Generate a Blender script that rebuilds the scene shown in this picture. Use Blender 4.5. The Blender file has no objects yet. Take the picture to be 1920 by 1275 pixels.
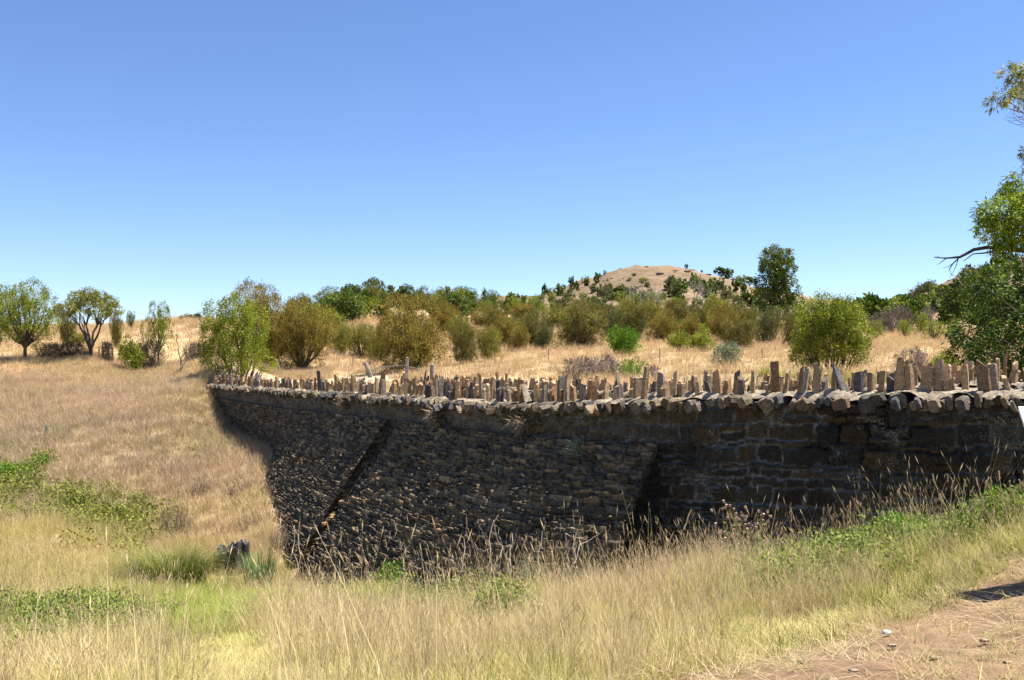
import bpy, math, random
import numpy as np
from mathutils import Vector, Matrix, Euler

# ------------------------------------------------------------------ camera, sky, sun
C = bpy.context.scene.collection
scene = bpy.context.scene
F = 1750.0; HX = 960.0; HY = 680.0           # pixel focal length, horizon row (photo is 1920 wide)
cd = bpy.data.cameras.new("camera"); cam = bpy.data.objects.new("camera", cd); C.objects.link(cam)
cam.location = (0, 0, 0); cam.rotation_euler = (math.radians(90), 0, 0)
cd.sensor_width = 36; cd.lens = 36 * F / 1920; cd.shift_y = (HY - 637.5) / 1920
cd.clip_start = 0.05; cd.clip_end = 8000
scene.camera = cam

SUN_EL, SUN_AZ = 64.5, 73.0                  # azimuth measured from +Y (view direction) towards +X (right)
w = bpy.data.worlds.new("World"); scene.world = w; w.use_nodes = True
nt = w.node_tree; bg = nt.nodes["Background"]
sky = nt.nodes.new("ShaderNodeTexSky"); sky.sky_type = 'NISHITA'; sky.sun_disc = False
sky.sun_elevation = math.radians(SUN_EL); sky.sun_rotation = math.radians(SUN_AZ)
sky.altitude = 0; sky.air_density = 0.8; sky.dust_density = 0.0; sky.ozone_density = 2.0
tn_ = nt.nodes.new("ShaderNodeMix"); tn_.data_type = 'RGBA'; tn_.blend_type = 'MULTIPLY'; tn_.inputs[0].default_value = 1
tn_.inputs[7].default_value = (.93, .975, 1.12, 1)
hs_ = nt.nodes.new('ShaderNodeHueSaturation'); hs_.inputs['Saturation'].default_value = 1.06
nt.links.new(sky.outputs[0], hs_.inputs['Color']); nt.links.new(hs_.outputs[0], tn_.inputs[6]); nt.links.new(tn_.outputs[2], bg.inputs[0]); bg.inputs[1].default_value = 0.064
sl = bpy.data.lights.new("sun", 'SUN'); so = bpy.data.objects.new("sun", sl); C.objects.link(so)
sl.energy = 5.0; sl.angle = math.radians(0.5); sl.color = (1.0, 0.95, 0.86)
ce = math.cos(math.radians(SUN_EL))
SD = Vector((math.sin(math.radians(SUN_AZ)) * ce, math.cos(math.radians(SUN_AZ)) * ce, math.sin(math.radians(SUN_EL))))
so.rotation_euler = SD.to_track_quat('Z', 'Y').to_euler()
scene.view_settings.view_transform = 'Standard'; scene.view_settings.look = 'None'
scene.view_settings.exposure = 1.42; scene.view_settings.gamma = 1.0

# ------------------------------------------------------------------ noise
def hsh(i, j, k=0):
    i = np.asarray(i).astype(np.int64); j = np.asarray(j).astype(np.int64)
    n = (i * 374761393 + j * 668265263 + int(k) * 2147483647 + 974711) & 0xffffffff
    n = ((n ^ (n >> 13)) * 1274126177) & 0xffffffff
    n = ((n ^ (n >> 15)) * 2246822519) & 0xffffffff
    return ((n ^ (n >> 16)) & 0xffffff) / float(0xffffff)
def vn(x, y, k=0):
    x = np.asarray(x, float); y = np.asarray(y, float)
    xi = np.floor(x); yi = np.floor(y); fx = x - xi; fy = y - yi
    fx = fx * fx * (3 - 2 * fx); fy = fy * fy * (3 - 2 * fy)
    a = hsh(xi, yi, k); b = hsh(xi + 1, yi, k); c = hsh(xi, yi + 1, k); d = hsh(xi + 1, yi + 1, k)
    return (a * (1 - fx) + b * fx) * (1 - fy) + (c * (1 - fx) + d * fx) * fy
def fbm(x, y, o=4, k=0):
    s = 0; a = .5; t = 0
    for q in range(o):
        s = s + a * vn(x * 2 ** q, y * 2 ** q, k + q * 17); t += a; a *= .5
    return s / t
def sst(a, b, x):
    t = np.clip((x - a) / (b - a), 0, 1); return t * t * (3 - 2 * t)

# ------------------------------------------------------------------ mesh helpers
def mk(name, V, Q=None, T=None, mat=None, col=None, smooth=False, parent=None, link=True):
    V = np.ascontiguousarray(V, dtype=np.float32)
    me = bpy.data.meshes.new(name)
    me.vertices.add(len(V)); me.vertices.foreach_set('co', V.ravel())
    nq = 0 if Q is None else len(Q); ntr = 0 if T is None else len(T)
    idx = []; st = []
    if nq: idx.append(np.asarray(Q, np.int32).ravel()); st.append(np.arange(nq) * 4)
    if ntr: idx.append(np.asarray(T, np.int32).ravel()); st.append(nq * 4 + np.arange(ntr) * 3)
    idx = np.concatenate(idx); st = np.concatenate(st).astype(np.int32)
    me.loops.add(len(idx)); me.loops.foreach_set('vertex_index', idx)
    me.polygons.add(nq + ntr); me.polygons.foreach_set('loop_start', st)
    me.polygons.foreach_set('use_smooth', np.full(nq + ntr, smooth))
    if col is not None:
        ca = me.color_attributes.new('Col', 'FLOAT_COLOR', 'POINT')
        c4 = np.ones((len(V), 4), np.float32); c4[:, :3] = col
        ca.data.foreach_set('color', c4.ravel())
    me.update(calc_edges=True); me.validate()
    if mat: me.materials.append(mat)
    o = bpy.data.objects.new(name, me)
    if link: C.objects.link(o)
    if parent: o.parent = parent
    return o
def tag(o, label=None, cat=None, group=None, kind=None):
    if label: o['label'] = label
    if cat: o['category'] = cat
    if group: o['group'] = group
    if kind: o['kind'] = kind
    return o
def empty(name, loc, rz=0):
    o = bpy.data.objects.new(name, None); o.empty_display_size = .3
    o.location = loc; o.rotation_euler = (0, 0, rz); C.objects.link(o); return o
def copy_tree(o, parent=None):
    c = o.copy(); C.objects.link(c)
    if parent: c.parent = parent
    for ch in list(o.children): copy_tree(ch, c)
    return c
def grid_quads(nr, nc):
    a = (np.arange(nr - 1)[:, None] * nc + np.arange(nc - 1)[None, :]).ravel()
    return np.stack([a, a + 1, a + nc + 1, a + nc], 1)
def at(px, d, z=None):
    x = (px - HX) / F * d
    return (x, d)

class Acc:
    def __init__(s): s.V = []; s.Q = []; s.T = []; s.Cc = []; s.n = 0
    def add(s, V, Q=None, T=None, col=(1, 1, 1)):
        V = np.asarray(V, float)
        s.V.append(V)
        if Q is not None and len(Q): s.Q.append(np.asarray(Q) + s.n)
        if T is not None and len(T): s.T.append(np.asarray(T) + s.n)
        c = np.empty((len(V), 3)); c[:] = col; s.Cc.append(c); s.n += len(V)
    def build(s, name, mat, parent=None, smooth=False, link=True):
        return mk(name, np.concatenate(s.V), np.concatenate(s.Q) if s.Q else None, np.concatenate(s.T) if s.T else None,
                  mat, np.concatenate(s.Cc), smooth, parent, link)
def tube(acc, P, R, col=(.1, .08, .06), n=6, cap=True):
    P = np.asarray(P, float); R = np.asarray(R, float); m = len(P)
    D = np.gradient(P, axis=0); D /= (np.linalg.norm(D, axis=1)[:, None] + 1e-9)
    up = np.array([0, 0, 1.0]) if abs(D[0, 2]) < .9 else np.array([1.0, 0, 0])
    A = np.cross(D, up); A /= (np.linalg.norm(A, axis=1)[:, None] + 1e-9); B = np.cross(D, A)
    th = np.arange(n) / n * 2 * np.pi
    V = P[:, None, :] + R[:, None, None] * (np.cos(th)[None, :, None] * A[:, None, :] + np.sin(th)[None, :, None] * B[:, None, :])
    V = V.reshape(-1, 3)
    i = (np.arange(m - 1)[:, None] * n); j = np.arange(n)[None, :]; j2 = (j + 1) % n
    Q = np.stack([i + j, i + j2, i + n + j2, i + n + j], -1).reshape(-1, 4)
    T = None
    if cap:
        c = len(V); V = np.concatenate([V, P[-1:], P[:1]])
        jj = np.arange(n); k2 = (jj + 1) % n
        T = np.concatenate([np.stack([(m - 1) * n + jj, (m - 1) * n + k2, np.full(n, c)], 1), np.stack([k2, jj, np.full(n, c + 1)], 1)])
    acc.add(V, Q, T, col)

# ------------------------------------------------------------------ materials
def newmat(name):
    m = bpy.data.materials.new(name); m.use_nodes = True
    return m, m.node_tree.nodes, m.node_tree.links, m.node_tree.nodes['Principled BSDF']
def nd(N, t, **k):
    n = N.new(t)
    for a, b in k.items(): setattr(n, a, b)
    return n
def noise(N, L, vec, scale, detail=4, rough=.6):
    n = N.new('ShaderNodeTexNoise'); n.inputs['Scale'].default_value = scale; n.inputs['Detail'].default_value = detail
    n.inputs['Roughness'].default_value = rough; L.new(vec, n.inputs['Vector']); return n
def ramp(N, L, fac, stops):
    r = N.new('ShaderNodeValToRGB'); e = r.color_ramp.elements
    e[0].position = stops[0][0]; e[0].color = (*stops[0][1], 1)
    e[1].position = stops[-1][0]; e[1].color = (*stops[-1][1], 1)
    for p, c in stops[1:-1]:
        q = e.new(p); q.color = (*c, 1)
    L.new(fac, r.inputs[0]); return r
def mix(N, L, mode, fac, a, b):
    m = N.new('ShaderNodeMix'); m.data_type = 'RGBA'; m.blend_type = mode
    if isinstance(fac, (int, float)): m.inputs[0].default_value = fac
    else: L.new(fac, m.inputs[0])
    for s, v in ((6, a), (7, b)):
        if isinstance(v, tuple): m.inputs[s].default_value = (*v, 1)
        else: L.new(v, m.inputs[s])
    return m.outputs[2]
def g3(v): return (v, v, v)

def stone_mat(name, lich=.5, bump=.6, scale=1.0):
    m, N, L, P = newmat(name)
    a = nd(N, 'ShaderNodeAttribute', attribute_name='Col')
    tc = nd(N, 'ShaderNodeTexCoord'); v = tc.outputs['Object']
    n1 = noise(N, L, v, 9 * scale, 6, .7); n2 = noise(N, L, v, 45 * scale, 3, .6); n3 = noise(N, L, v, 2.2 * scale, 4, .6)
    r1 = ramp(N, L, n1.outputs['Fac'], [(.3, g3(.45)), (.55, g3(1.0)), (.75, g3(1.5))])
    c = mix(N, L, 'MULTIPLY', 1.0, a.outputs['Color'], r1.outputs[0])
    n4 = noise(N, L, v, 30 * scale, 5, .75); r4 = ramp(N, L, n4.outputs['Fac'], [(.32, g3(.45)), (.5, g3(1.0)), (.7, g3(1.6))])
    c = mix(N, L, 'MULTIPLY', 1.0, c, r4.outputs[0])
    # pale lichen spots
    mu = nd(N, 'ShaderNodeMath', operation='MULTIPLY'); L.new(n2.outputs['Fac'], mu.inputs[0]); L.new(n3.outputs['Fac'], mu.inputs[1])
    r2 = ramp(N, L, mu.outputs[0], [(.33, g3(0)), (.40, g3(lich))])
    c = mix(N, L, 'MIX', r2.outputs[0], c, (.30, .30, .28))
    L.new(c, P.inputs['Base Color']); P.inputs['Roughness'].default_value = .92
    P.inputs['Specular IOR Level'].default_value = .2
    b = nd(N, 'ShaderNodeBump'); b.inputs['Strength'].default_value = bump; b.inputs['Distance'].default_value = .03
    ad = nd(N, 'ShaderNodeMath', operation='ADD'); L.new(n1.outputs['Fac'], ad.inputs[0]); L.new(n4.outputs['Fac'], ad.inputs[1])
    L.new(ad.outputs[0], b.inputs['Height']); L.new(b.outputs[0], P.inputs['Normal'])
    return m
M = {}
M['wall'] = stone_mat('rubble_masonry', .6, .7)
M['dry'] = stone_mat('dry_stone', .35, .8)
M['slab'] = stone_mat('slab_stone', .12, .5, 1.3)
M['coping'] = stone_mat('coping_stone', .3, .8, 1.5)

def leaf_mat(name, trans=.3, inst=False, rough=.55, spec=.3):
    m, N, L, P = newmat(name)
    a = nd(N, 'ShaderNodeAttribute', attribute_name='Col')
    c = a.outputs['Color']
    if inst:
        t = nd(N, 'ShaderNodeAttribute', attribute_name='tint', attribute_type='INSTANCER')
        c = mix(N, L, 'MULTIPLY', 1.0, c, t.outputs['Color'])
    L.new(c, P.inputs['Base Color']); P.inputs['Roughness'].default_value = rough
    P.inputs['Specular IOR Level'].default_value = spec
    tr = nd(N, 'ShaderNodeBsdfTranslucent'); L.new(c, tr.inputs['Color'])
    ms = nd(N, 'ShaderNodeMixShader'); ms.inputs[0].default_value = trans
    out = N['Material Output']; L.new(P.outputs[0], ms.inputs[1]); L.new(tr.outputs[0], ms.inputs[2]); L.new(ms.outputs[0], out.inputs[0])
    return m
M['leaf'] = leaf_mat('foliage', .28, spec=.2)
M['limeleaf'] = leaf_mat('sunlit_foliage', .42, spec=.2)
M['needle'] = leaf_mat('needle_foliage', .15, rough=.8, spec=.1)
M['grass'] = leaf_mat('grass_blades', .3, inst=True, rough=.7, spec=.15)
def bark_mat():
    m, N, L, P = newmat('bark')
    a = nd(N, 'ShaderNodeAttribute', attribute_name='Col'); tc = nd(N, 'ShaderNodeTexCoord')
    n1 = noise(N, L, tc.outputs['Object'], 6, 5, .7)
    r = ramp(N, L, n1.outputs['Fac'], [(.3, g3(.5)), (.7, g3(1.4))])
    L.new(mix(N, L, 'MULTIPLY', 1.0, a.outputs['Color'], r.outputs[0]), P.inputs['Base Color']); P.inputs['Roughness'].default_value = .9
    b = nd(N, 'ShaderNodeBump'); b.inputs['Strength'].default_value = .6; L.new(n1.outputs['Fac'], b.inputs['Height']); L.new(b.outputs[0], P.inputs['Normal'])
    return m
M['bark'] = bark_mat()
def ground_mat():
    m, N, L, P = newmat('dry_ground')
    a = nd(N, 'ShaderNodeAttribute', attribute_name='Col'); tc = nd(N, 'ShaderNodeTexCoord'); v = tc.outputs['Object']
    n1 = noise(N, L, v, .35, 8, .65); n2 = noise(N, L, v, 6, 6, .75); n3 = noise(N, L, v, .05, 8, .6)
    r1 = ramp(N, L, n1.outputs['Fac'], [(.3, (.72, .68, .66)), (.5, g3(1.0)), (.7, (1.2, 1.18, 1.1))])
    r2 = ramp(N, L, n2.outputs['Fac'], [(.25, g3(.5)), (.5, g3(1.0)), (.75, g3(1.35))])
    r3 = ramp(N, L, n3.outputs['Fac'], [(.35, (.75, .72, .7)), (.6, g3(1.12))])
    c = mix(N, L, 'MULTIPLY', 1.0, a.outputs['Color'], r1.outputs[0]); c = mix(N, L, 'MULTIPLY', 1.0, c, r2.outputs[0])
    c = mix(N, L, 'MULTIPLY', 1.0, c, r3.outputs[0])
    L.new(c, P.inputs['Base Color']); P.inputs['Roughness'].default_value = .95; P.inputs['Specular IOR Level'].default_value = .1
    b = nd(N, 'ShaderNodeBump'); b.inputs['Strength'].default_value = .7; b.inputs['Distance'].default_value = .05
    L.new(n2.outputs['Fac'], b.inputs['Height']); L.new(b.outputs[0], P.inputs['Normal'])
    return m
M['ground'] = ground_mat()

# ------------------------------------------------------------------ terrain
CP = [ # px, py, depth of bare ground
 (1900,1275,5),(1920,1150,6.3),(1600,1230,5.7),(1700,1180,6.4),(1300,1275,5.6),(960,1275,6),(400,1275,7),(0,1275,8),
 (960,1190,9),(700,1200,9.5),(960,1130,12.0),(1100,1120,11.8),(700,1128,13.5),(560,1130,15),(420,1190,12),(0,1190,12),(200,1190,12),(300,1098,20.5),
 (560,1128,20),(420,1115,20),(0,1110,18),(150,1115,18),(430,1065,24),(100,1015,23),(0,915,30),(0,810,38),(0,745,46),(0,692,56),(0,672,62),
 (200,915,31),(200,1010,25),(320,1000,27),(320,900,33),(320,800,40),(200,805,39),(200,735,49),(330,738,47),(200,690,58),(100,690,57),(100,745,47),(100,810,38),(100,915,30),
 (384,732,48.5),(425,800,43.5),(455,838,38),(492,876,32.5),(508,925,29),(518,975,26.5),(530,1040,24),(545,1095,22.3),
 (1330,1085,11.3),(1450,1085,10.4),(1560,1070,9.9),(1700,1040,9.4),(1920,985,9.0),(1500,1150,8.2),(1700,1120,7.6),(1920,1075,7.3),(1250,1180,8.2),(1240,1110,11.4),
 # hidden feet of the wall
 (620,1100,21.5),(800,1140,18.2),(1000,1150,15.6),(1150,1190,14.0),(1330,1165,13.8),(1560,1115,12.6),(1800,1040,11.6),(2000,1010,11.1),(2200,930,11.1),
 # behind the bridge
 (350,708,55),(500,716,52),(560,712,56),(660,716,50),(250,694,60),(500,694,62),(700,698,58),(700,672,74),(600,672,68),(450,680,54),(800,704,50),
 (900,704,44),(900,676,60),(1050,720,34),(1050,690,45),(1200,725,30),(1200,658,62),(1050,665,62),(1300,715,30),(1300,672,52),(1600,716,26),(1600,676,46),(1450,720,28),
 (1750,705,28),(1750,652,58),(1900,712,27),(1900,660,55),(1900,740,20),(1600,745,20),(1400,765,19.5),(1200,790,21),(900,770,28),
 (1480,660,60),(2100,720,24),(1650,640,75),
 # left rise
 (150,668,60),(150,652,66),(0,660,70),(0,624,92),(100,622,92),(200,622,92),(300,606,90),(360,604,86),(430,610,98),(300,648,68),(380,640,70),
 (0,640,200),(200,640,200),(350,635,200),(560,615,110),(640,640,88),(640,605,120),(650,576,150),(720,577,152),(780,580,170),(860,578,190),(500,625,300),(700,620,320),
 # middle and far hill
 (900,600,130),(1000,615,120),(1240,615,130),(1400,615,130),(1100,640,80),(1350,640,80),(1000,590,210),(920,560,360),(980,562,400),(1240,580,240),(1400,590,240),
 (1060,545,560),(1130,517,590),(1190,501,600),(1240,499,600),(1290,503,600),(1340,513,600),(1400,533,590),(1450,549,590),(1500,561,600),(1560,570,620),(1640,575,640),
 (1240,540,420),(1120,555,420),(1350,550,420),(1200,545,900),(1300,545,900),(1100,570,900),(1400,570,900),(1550,585,1000),(900,585,800),(700,620,800),
 (1560,600,300),(1650,600,250),(1700,570,420),(1740,548,430),(1800,526,450),(1850,510,450),(1900,493,450),(2000,475,450),(2150,470,450),
 (1750,610,180),(1850,600,180),(1850,560,300),(2000,600,180),(1900,540,900),(2100,520,900),
 (0,650,1500),(600,640,1500),(1200,600,1800),(1900,600,1800),
]
cp = np.array(CP, float)
cx = (cp[:, 0] - HX) / F * cp[:, 2]; cy = cp[:, 2]; cz = (HY - cp[:, 1]) / F * cp[:, 2]
EYE = 1.65
ca_ = np.arctan2(cx, cy); cr_ = np.hypot(cx, cy); cq = (cz + EYE) / cr_
extra = []
for aa in np.linspace(-.62, .75, 9):
    for rr in (1.5, 3.0): extra.append((aa, rr, 0 if rr < 2 else (-.02 if aa < .1 else 0)))
extra = np.array(extra)
ca_ = np.concatenate([ca_, extra[:, 0]]); cr_ = np.concatenate([cr_, extra[:, 1]]); cq = np.concatenate([cq, extra[:, 2]])
AS = 3.2
pu = ca_ * AS; pv = np.log(cr_)
def tps_k(r2): return r2 * np.log(r2 + 1e-9) * .5
def tps_fit(u, v, q, lam=1e-3):
    n = len(u); K = tps_k((u[:, None] - u) ** 2 + (v[:, None] - v) ** 2) + lam * np.eye(n)
    Pm = np.stack([np.ones(n), u, v], 1)
    A = np.block([[K, Pm], [Pm.T, np.zeros((3, 3))]])
    return np.linalg.solve(A, np.concatenate([q, np.zeros(3)]))
tw = tps_fit(pu, pv, cq)
def ground_raw(x, y):
    x = np.asarray(x, float).ravel(); y = np.asarray(y, float).ravel()
    a = np.arctan2(x, y); r = np.hypot(x, y) + 1e-6
    ac = np.clip(a, -.56, .66); u = ac * AS; v = np.clip(np.log(r), .3, 7.6)
    out = np.empty(len(x))
    for i in range(0, len(x), 40000):
        s = slice(i, i + 40000)
        out[s] = tps_k((u[s, None] - pu) ** 2 + (v[s, None] - pv) ** 2) @ tw[:-3] + tw[-3] + tw[-2] * u[s] + tw[-1] * v[s]
    side = sst(.75, 1.6, np.abs(a))
    z = -EYE + out * r
    zs = -EYE + 2.2 * (fbm(x / 40, y / 40, 3, 5) - .5) * sst(10, 60, r)
    return z * (1 - side) + zs * side

# ------------------------------------------------------------------ bridge plan line
# px, depth, coping underside row, ledge row (top of the battered mass)
WP = [(1920+900, 10.6, 748, 860), (1920+330, 11.2, 757, 850), (1920, 12.0, 765, 850), (1600, 13.2, 762, 840), (1240, 15.2, 768, 832), (980, 17.8, 777, 818),
      (740, 24.0, 757, 788), (560, 33.0, 742, 770), (470, 40.5, 734, 756), (392, 49.5, 727, 744)]
wp = np.array(WP, float)
wx = (wp[:, 0] - HX) / F * wp[:, 1]; wy = wp[:, 1]; wz = (HY - wp[:, 2]) / F * wp[:, 1]; wl = (HY - wp[:, 3]) / F * wp[:, 1]
def catmull(P, n=24):
    P = np.asarray(P); out = []
    E = np.concatenate([[2 * P[0] - P[1]], P, [2 * P[-1] - P[-2]]])
    for i in range(1, len(E) - 2):
        t = np.linspace(0, 1, n, endpoint=False)[:, None]
        p0, p1, p2, p3 = E[i - 1], E[i], E[i + 1], E[i + 2]
        out.append(.5 * (2 * p1 + (p2 - p0) * t + (2 * p0 - 5 * p1 + 4 * p2 - p3) * t ** 2 + (3 * p1 - p0 - 3 * p2 + p3) * t ** 3))
    out.append(P[-1:]); return np.concatenate(out)
WL = catmull(np.stack([wx, wy, wz, wl], 1))
for _ in range(60):
    WL[1:-1] = .25 * WL[:-2] + .5 * WL[1:-1] + .25 * WL[2:]
seg = np.hypot(*np.diff(WL[:, :2], axis=0).T); WS = np.concatenate([[0], np.cumsum(seg)]); SL = WS[-1]
def wline(s):
    s = np.asarray(s, float)
    p = np.stack([np.interp(s, WS, WL[:, k]) for k in range(4)], -1)
    e = .4
    a = np.stack([np.interp(s - e, WS, WL[:, k]) for k in range(2)], -1); b = np.stack([np.interp(s + e, WS, WL[:, k]) for k in range(2)], -1)
    d = b - a; d /= np.linalg.norm(d, axis=-1, keepdims=True) + 1e-9
    n = np.stack([-d[..., 1], d[..., 0]], -1)      # left of travel; travel goes right->left/away, so left = towards camera side
    n = -n if False else n
    return p, d, n
_p, _d, _n = wline(np.array([SL * .5]))
if (_n[0] @ -_p[0, :2]) < 0: NSIGN = -1.0
else: NSIGN = 1.0
def wl_at(s):
    p, d, n = wline(s); return p, d, n * NSIGN
def s_of_px(px):
    ss = np.linspace(0, SL, 3000); p, _, _ = wline(ss); q = HX + p[:, 0] / p[:, 1] * F
    return float(ss[np.argmin(np.abs(q - px))])
TH = .58                                         # wall thickness
RW = 6.2                                         # road width between the parapets
def fold_ground(x, y):
    """terrain with the gully kept below the bridge deck"""
    z = ground_raw(x, y); x = np.asarray(x, float).ravel(); y = np.asarray(y, float).ravel()
    near = (np.hypot(x, y) < 75) & (y > 5)
    if near.any():
        ss = np.linspace(0, SL + 0, 300); p, d, n = wl_at(ss)
        c = p[:, :2] - n * (RW / 2 + TH)
        X = x[near]; Y = y[near]
        D = (X[:, None] - c[:, 0]) ** 2 + (Y[:, None] - c[:, 1]) ** 2; k = D.argmin(1); dist = np.sqrt(D.min(1))
        zd = p[k, 2] - .55
        endf = sst(SL - 3.0, SL - .3, ss[k])
        lim = zd - .25 * (1 - endf) - .02
        inside = dist < RW / 2 + TH + .35
        zz = z[near]; zn = np.where(inside, np.where(endf > .0, np.minimum(zz, lim) * (1 - endf) + np.maximum(np.minimum(zz, lim + .1), lim - .2) * endf, np.minimum(zz, lim)), zz)
        z[near] = zn
    return z
def gz(x, y): return float(fold_ground([x], [y])[0])

DRY = np.array([.42, .31, .175]); PINK = np.array([.38, .29, .175]); THATCH = np.array([.20, .155, .08]); GRN = np.array([.17, .18, .06]); DIRT = np.array([.215, .142, .088]); PALE = np.array([.50, .39, .26])
def zones(x, y):
    """(px, depth) based masks of what grows where; returns dict of arrays"""
    d = np.maximum(y, .5); px = HX + x / d * F
    nz = fbm(x * .35, y * .35, 4, 3); nz2 = fbm(x * .9, y * .9, 3, 9); nl = fbm(x * .12, y * .12, 3, 21)
    Z = {}
    # dirt track on the near right
    edge = 7.7 - .0034 * (1920 - px) + (nz2 - .5) * 1.5
    Z['dirt'] = sst(.35, -.35, d - edge) * sst(1080, 1330, px + (nz - .5) * 200) * (y > 0)
    bare = np.exp(-((px - 450) / 75) ** 2) * sst(11.5, 9.5, d) * (y > 2) * 1.3 + np.exp(-((px - 385) / 45) ** 2) * sst(12.5, 11, d) * sst(8, 9, d) * .4
    Z['bare'] = np.clip(bare, 0, 1)
    gg = np.exp(-((px - 385) / 120) ** 2) * np.exp(-((d - 15.5) / 5) ** 2) * 1.7          # lush strip in the gully bottom
    gg = np.maximum(gg, np.exp(-((px - 110) / 150) ** 2) * np.exp(-((d - 13) / 3.5) ** 2) * 1.2)
    gg = np.maximum(gg, sst(1250, 1700, px) * sst(7.0, 8.0, d) * sst(13, 10, d) * .42)
    gg = np.maximum(gg, np.exp(-((px - 180) / 140) ** 2) * np.exp(-((d - 28.5) / 3.0) ** 2) * .8)
    gg = np.maximum(gg, np.exp(-((px - 20) / 70) ** 2) * np.exp(-((d - 31) / 4) ** 2) * .9)
    gg = np.maximum(gg, np.exp(-((px - 400) / 60) ** 2) * np.exp(-((d - 42) / 6) ** 2) * .5)
    gg = np.maximum(gg, sst(1500, 600, px) * sst(560, 800, px) * sst(9, 12, d) * sst(17, 14, d) * .5)
    Z['green'] = np.clip(gg * (.45 + 1.2 * nz2) + (nz - .6) * .7 * (d < 45), 0, 1)
    Z['pink'] = np.clip(sst(25, 36, d) * sst(520, 300, px) * sst(54, 46, d) * (.3 + nl * 1.1) + .25 * (nz > .6) * (d > 26), 0, 1)
    # dirt road beyond the bridge's left end
    yr = 52.5 + (px - 560) * -.004 + (nz - .5) * 2
    Z['road'] = np.exp(-((d - yr) / 2.6) ** 4) * sst(330, 430, px) * sst(790, 700, px)
    red = np.exp(-((px - 20) / 90) ** 2) * np.exp(-((d - 57) / 4) ** 2) * .8
    Z['red'] = red
    Z['hill'] = sst(150, 330, d)
    return Z, px, d
def ground_col(x, y):
    Z, px, d = zones(x, y)
    c = np.tile(DRY, (len(x), 1))
    tm = sst(30, 18, d) * (y > 0)
    def mx(m, k): return c * (1 - m[:, None]) + np.asarray(k) * m[:, None]
    c = mx(tm * .9, THATCH); c = mx(Z['pink'] * .8, PINK); c = mx(sst(62, 50, d) * sst(26, 34, d) * (px < 520) * .5, (.30, .225, .13)); c = mx(np.clip(Z['green'], 0, 1) * .8, GRN); c = mx(Z['red'], (.36, .2, .11))
    c = mx(Z['hill'] * .95, np.array([.175, .125, .08]))
    hv = (.62 + .75 * fbm(x * .02, y * .02, 5, 71))[:, None]; c = np.where(Z['hill'][:, None] > 0, c * (1 + (hv - 1) * Z['hill'][:, None]), c)
    c = mx(np.clip(Z['dirt'], 0, 1), DIRT); c = mx(Z['bare'], (.42, .30, .2)); c = mx(np.clip(Z['road'], 0, 1), (.40, .30, .215))
    return c

def build_ground():
    a = np.concatenate([np.linspace(-math.pi, -.60, 60, endpoint=False), np.linspace(-.60, .64, 560), np.linspace(.64, math.pi, 60)[1:]])
    r = np.exp(np.linspace(math.log(.4), math.log(2600), 520))
    A, R = np.meshgrid(a, r); X = (R * np.sin(A)).ravel(); Y = (R * np.cos(A)).ravel()
    Z = fold_ground(X, Y)
    rr = R.ravel(); Z0 = Z.copy()
    Z = Z + (fbm(X * .8, Y * .8, 4, 31) - .5) * .14 * sst(2, 8, rr) + (fbm(X * .12, Y * .12, 4, 37) - .5) * 1.1 * sst(70, 160, rr) + (fbm(X * .03, Y * .03, 5, 41) - .5) * 5 * sst(200, 450, rr) + (fbm(X * .012, Z0 * .9, 3, 47) - .5) * 3.0 * sst(250, 450, rr) + (fbm(X * .045, Y * .01, 3, 49) - .5) * 7 * sst(430, 560, rr)
    Q = grid_quads(len(r), len(a))
    # close the centre
    V = np.stack([X, Y, Z], 1); n = len(V); V = np.concatenate([V, [[0, 0, -EYE]]])
    na = len(a); T = np.stack([np.full(na - 1, n), np.arange(1, na), np.arange(na - 1)], 1)
    col = np.concatenate([ground_col(X, Y), [DRY]])
    o = mk('ground', V, Q[:, ::-1], T, M['ground'], col, True)
    tag(o, kind='structure')
build_ground()

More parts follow.
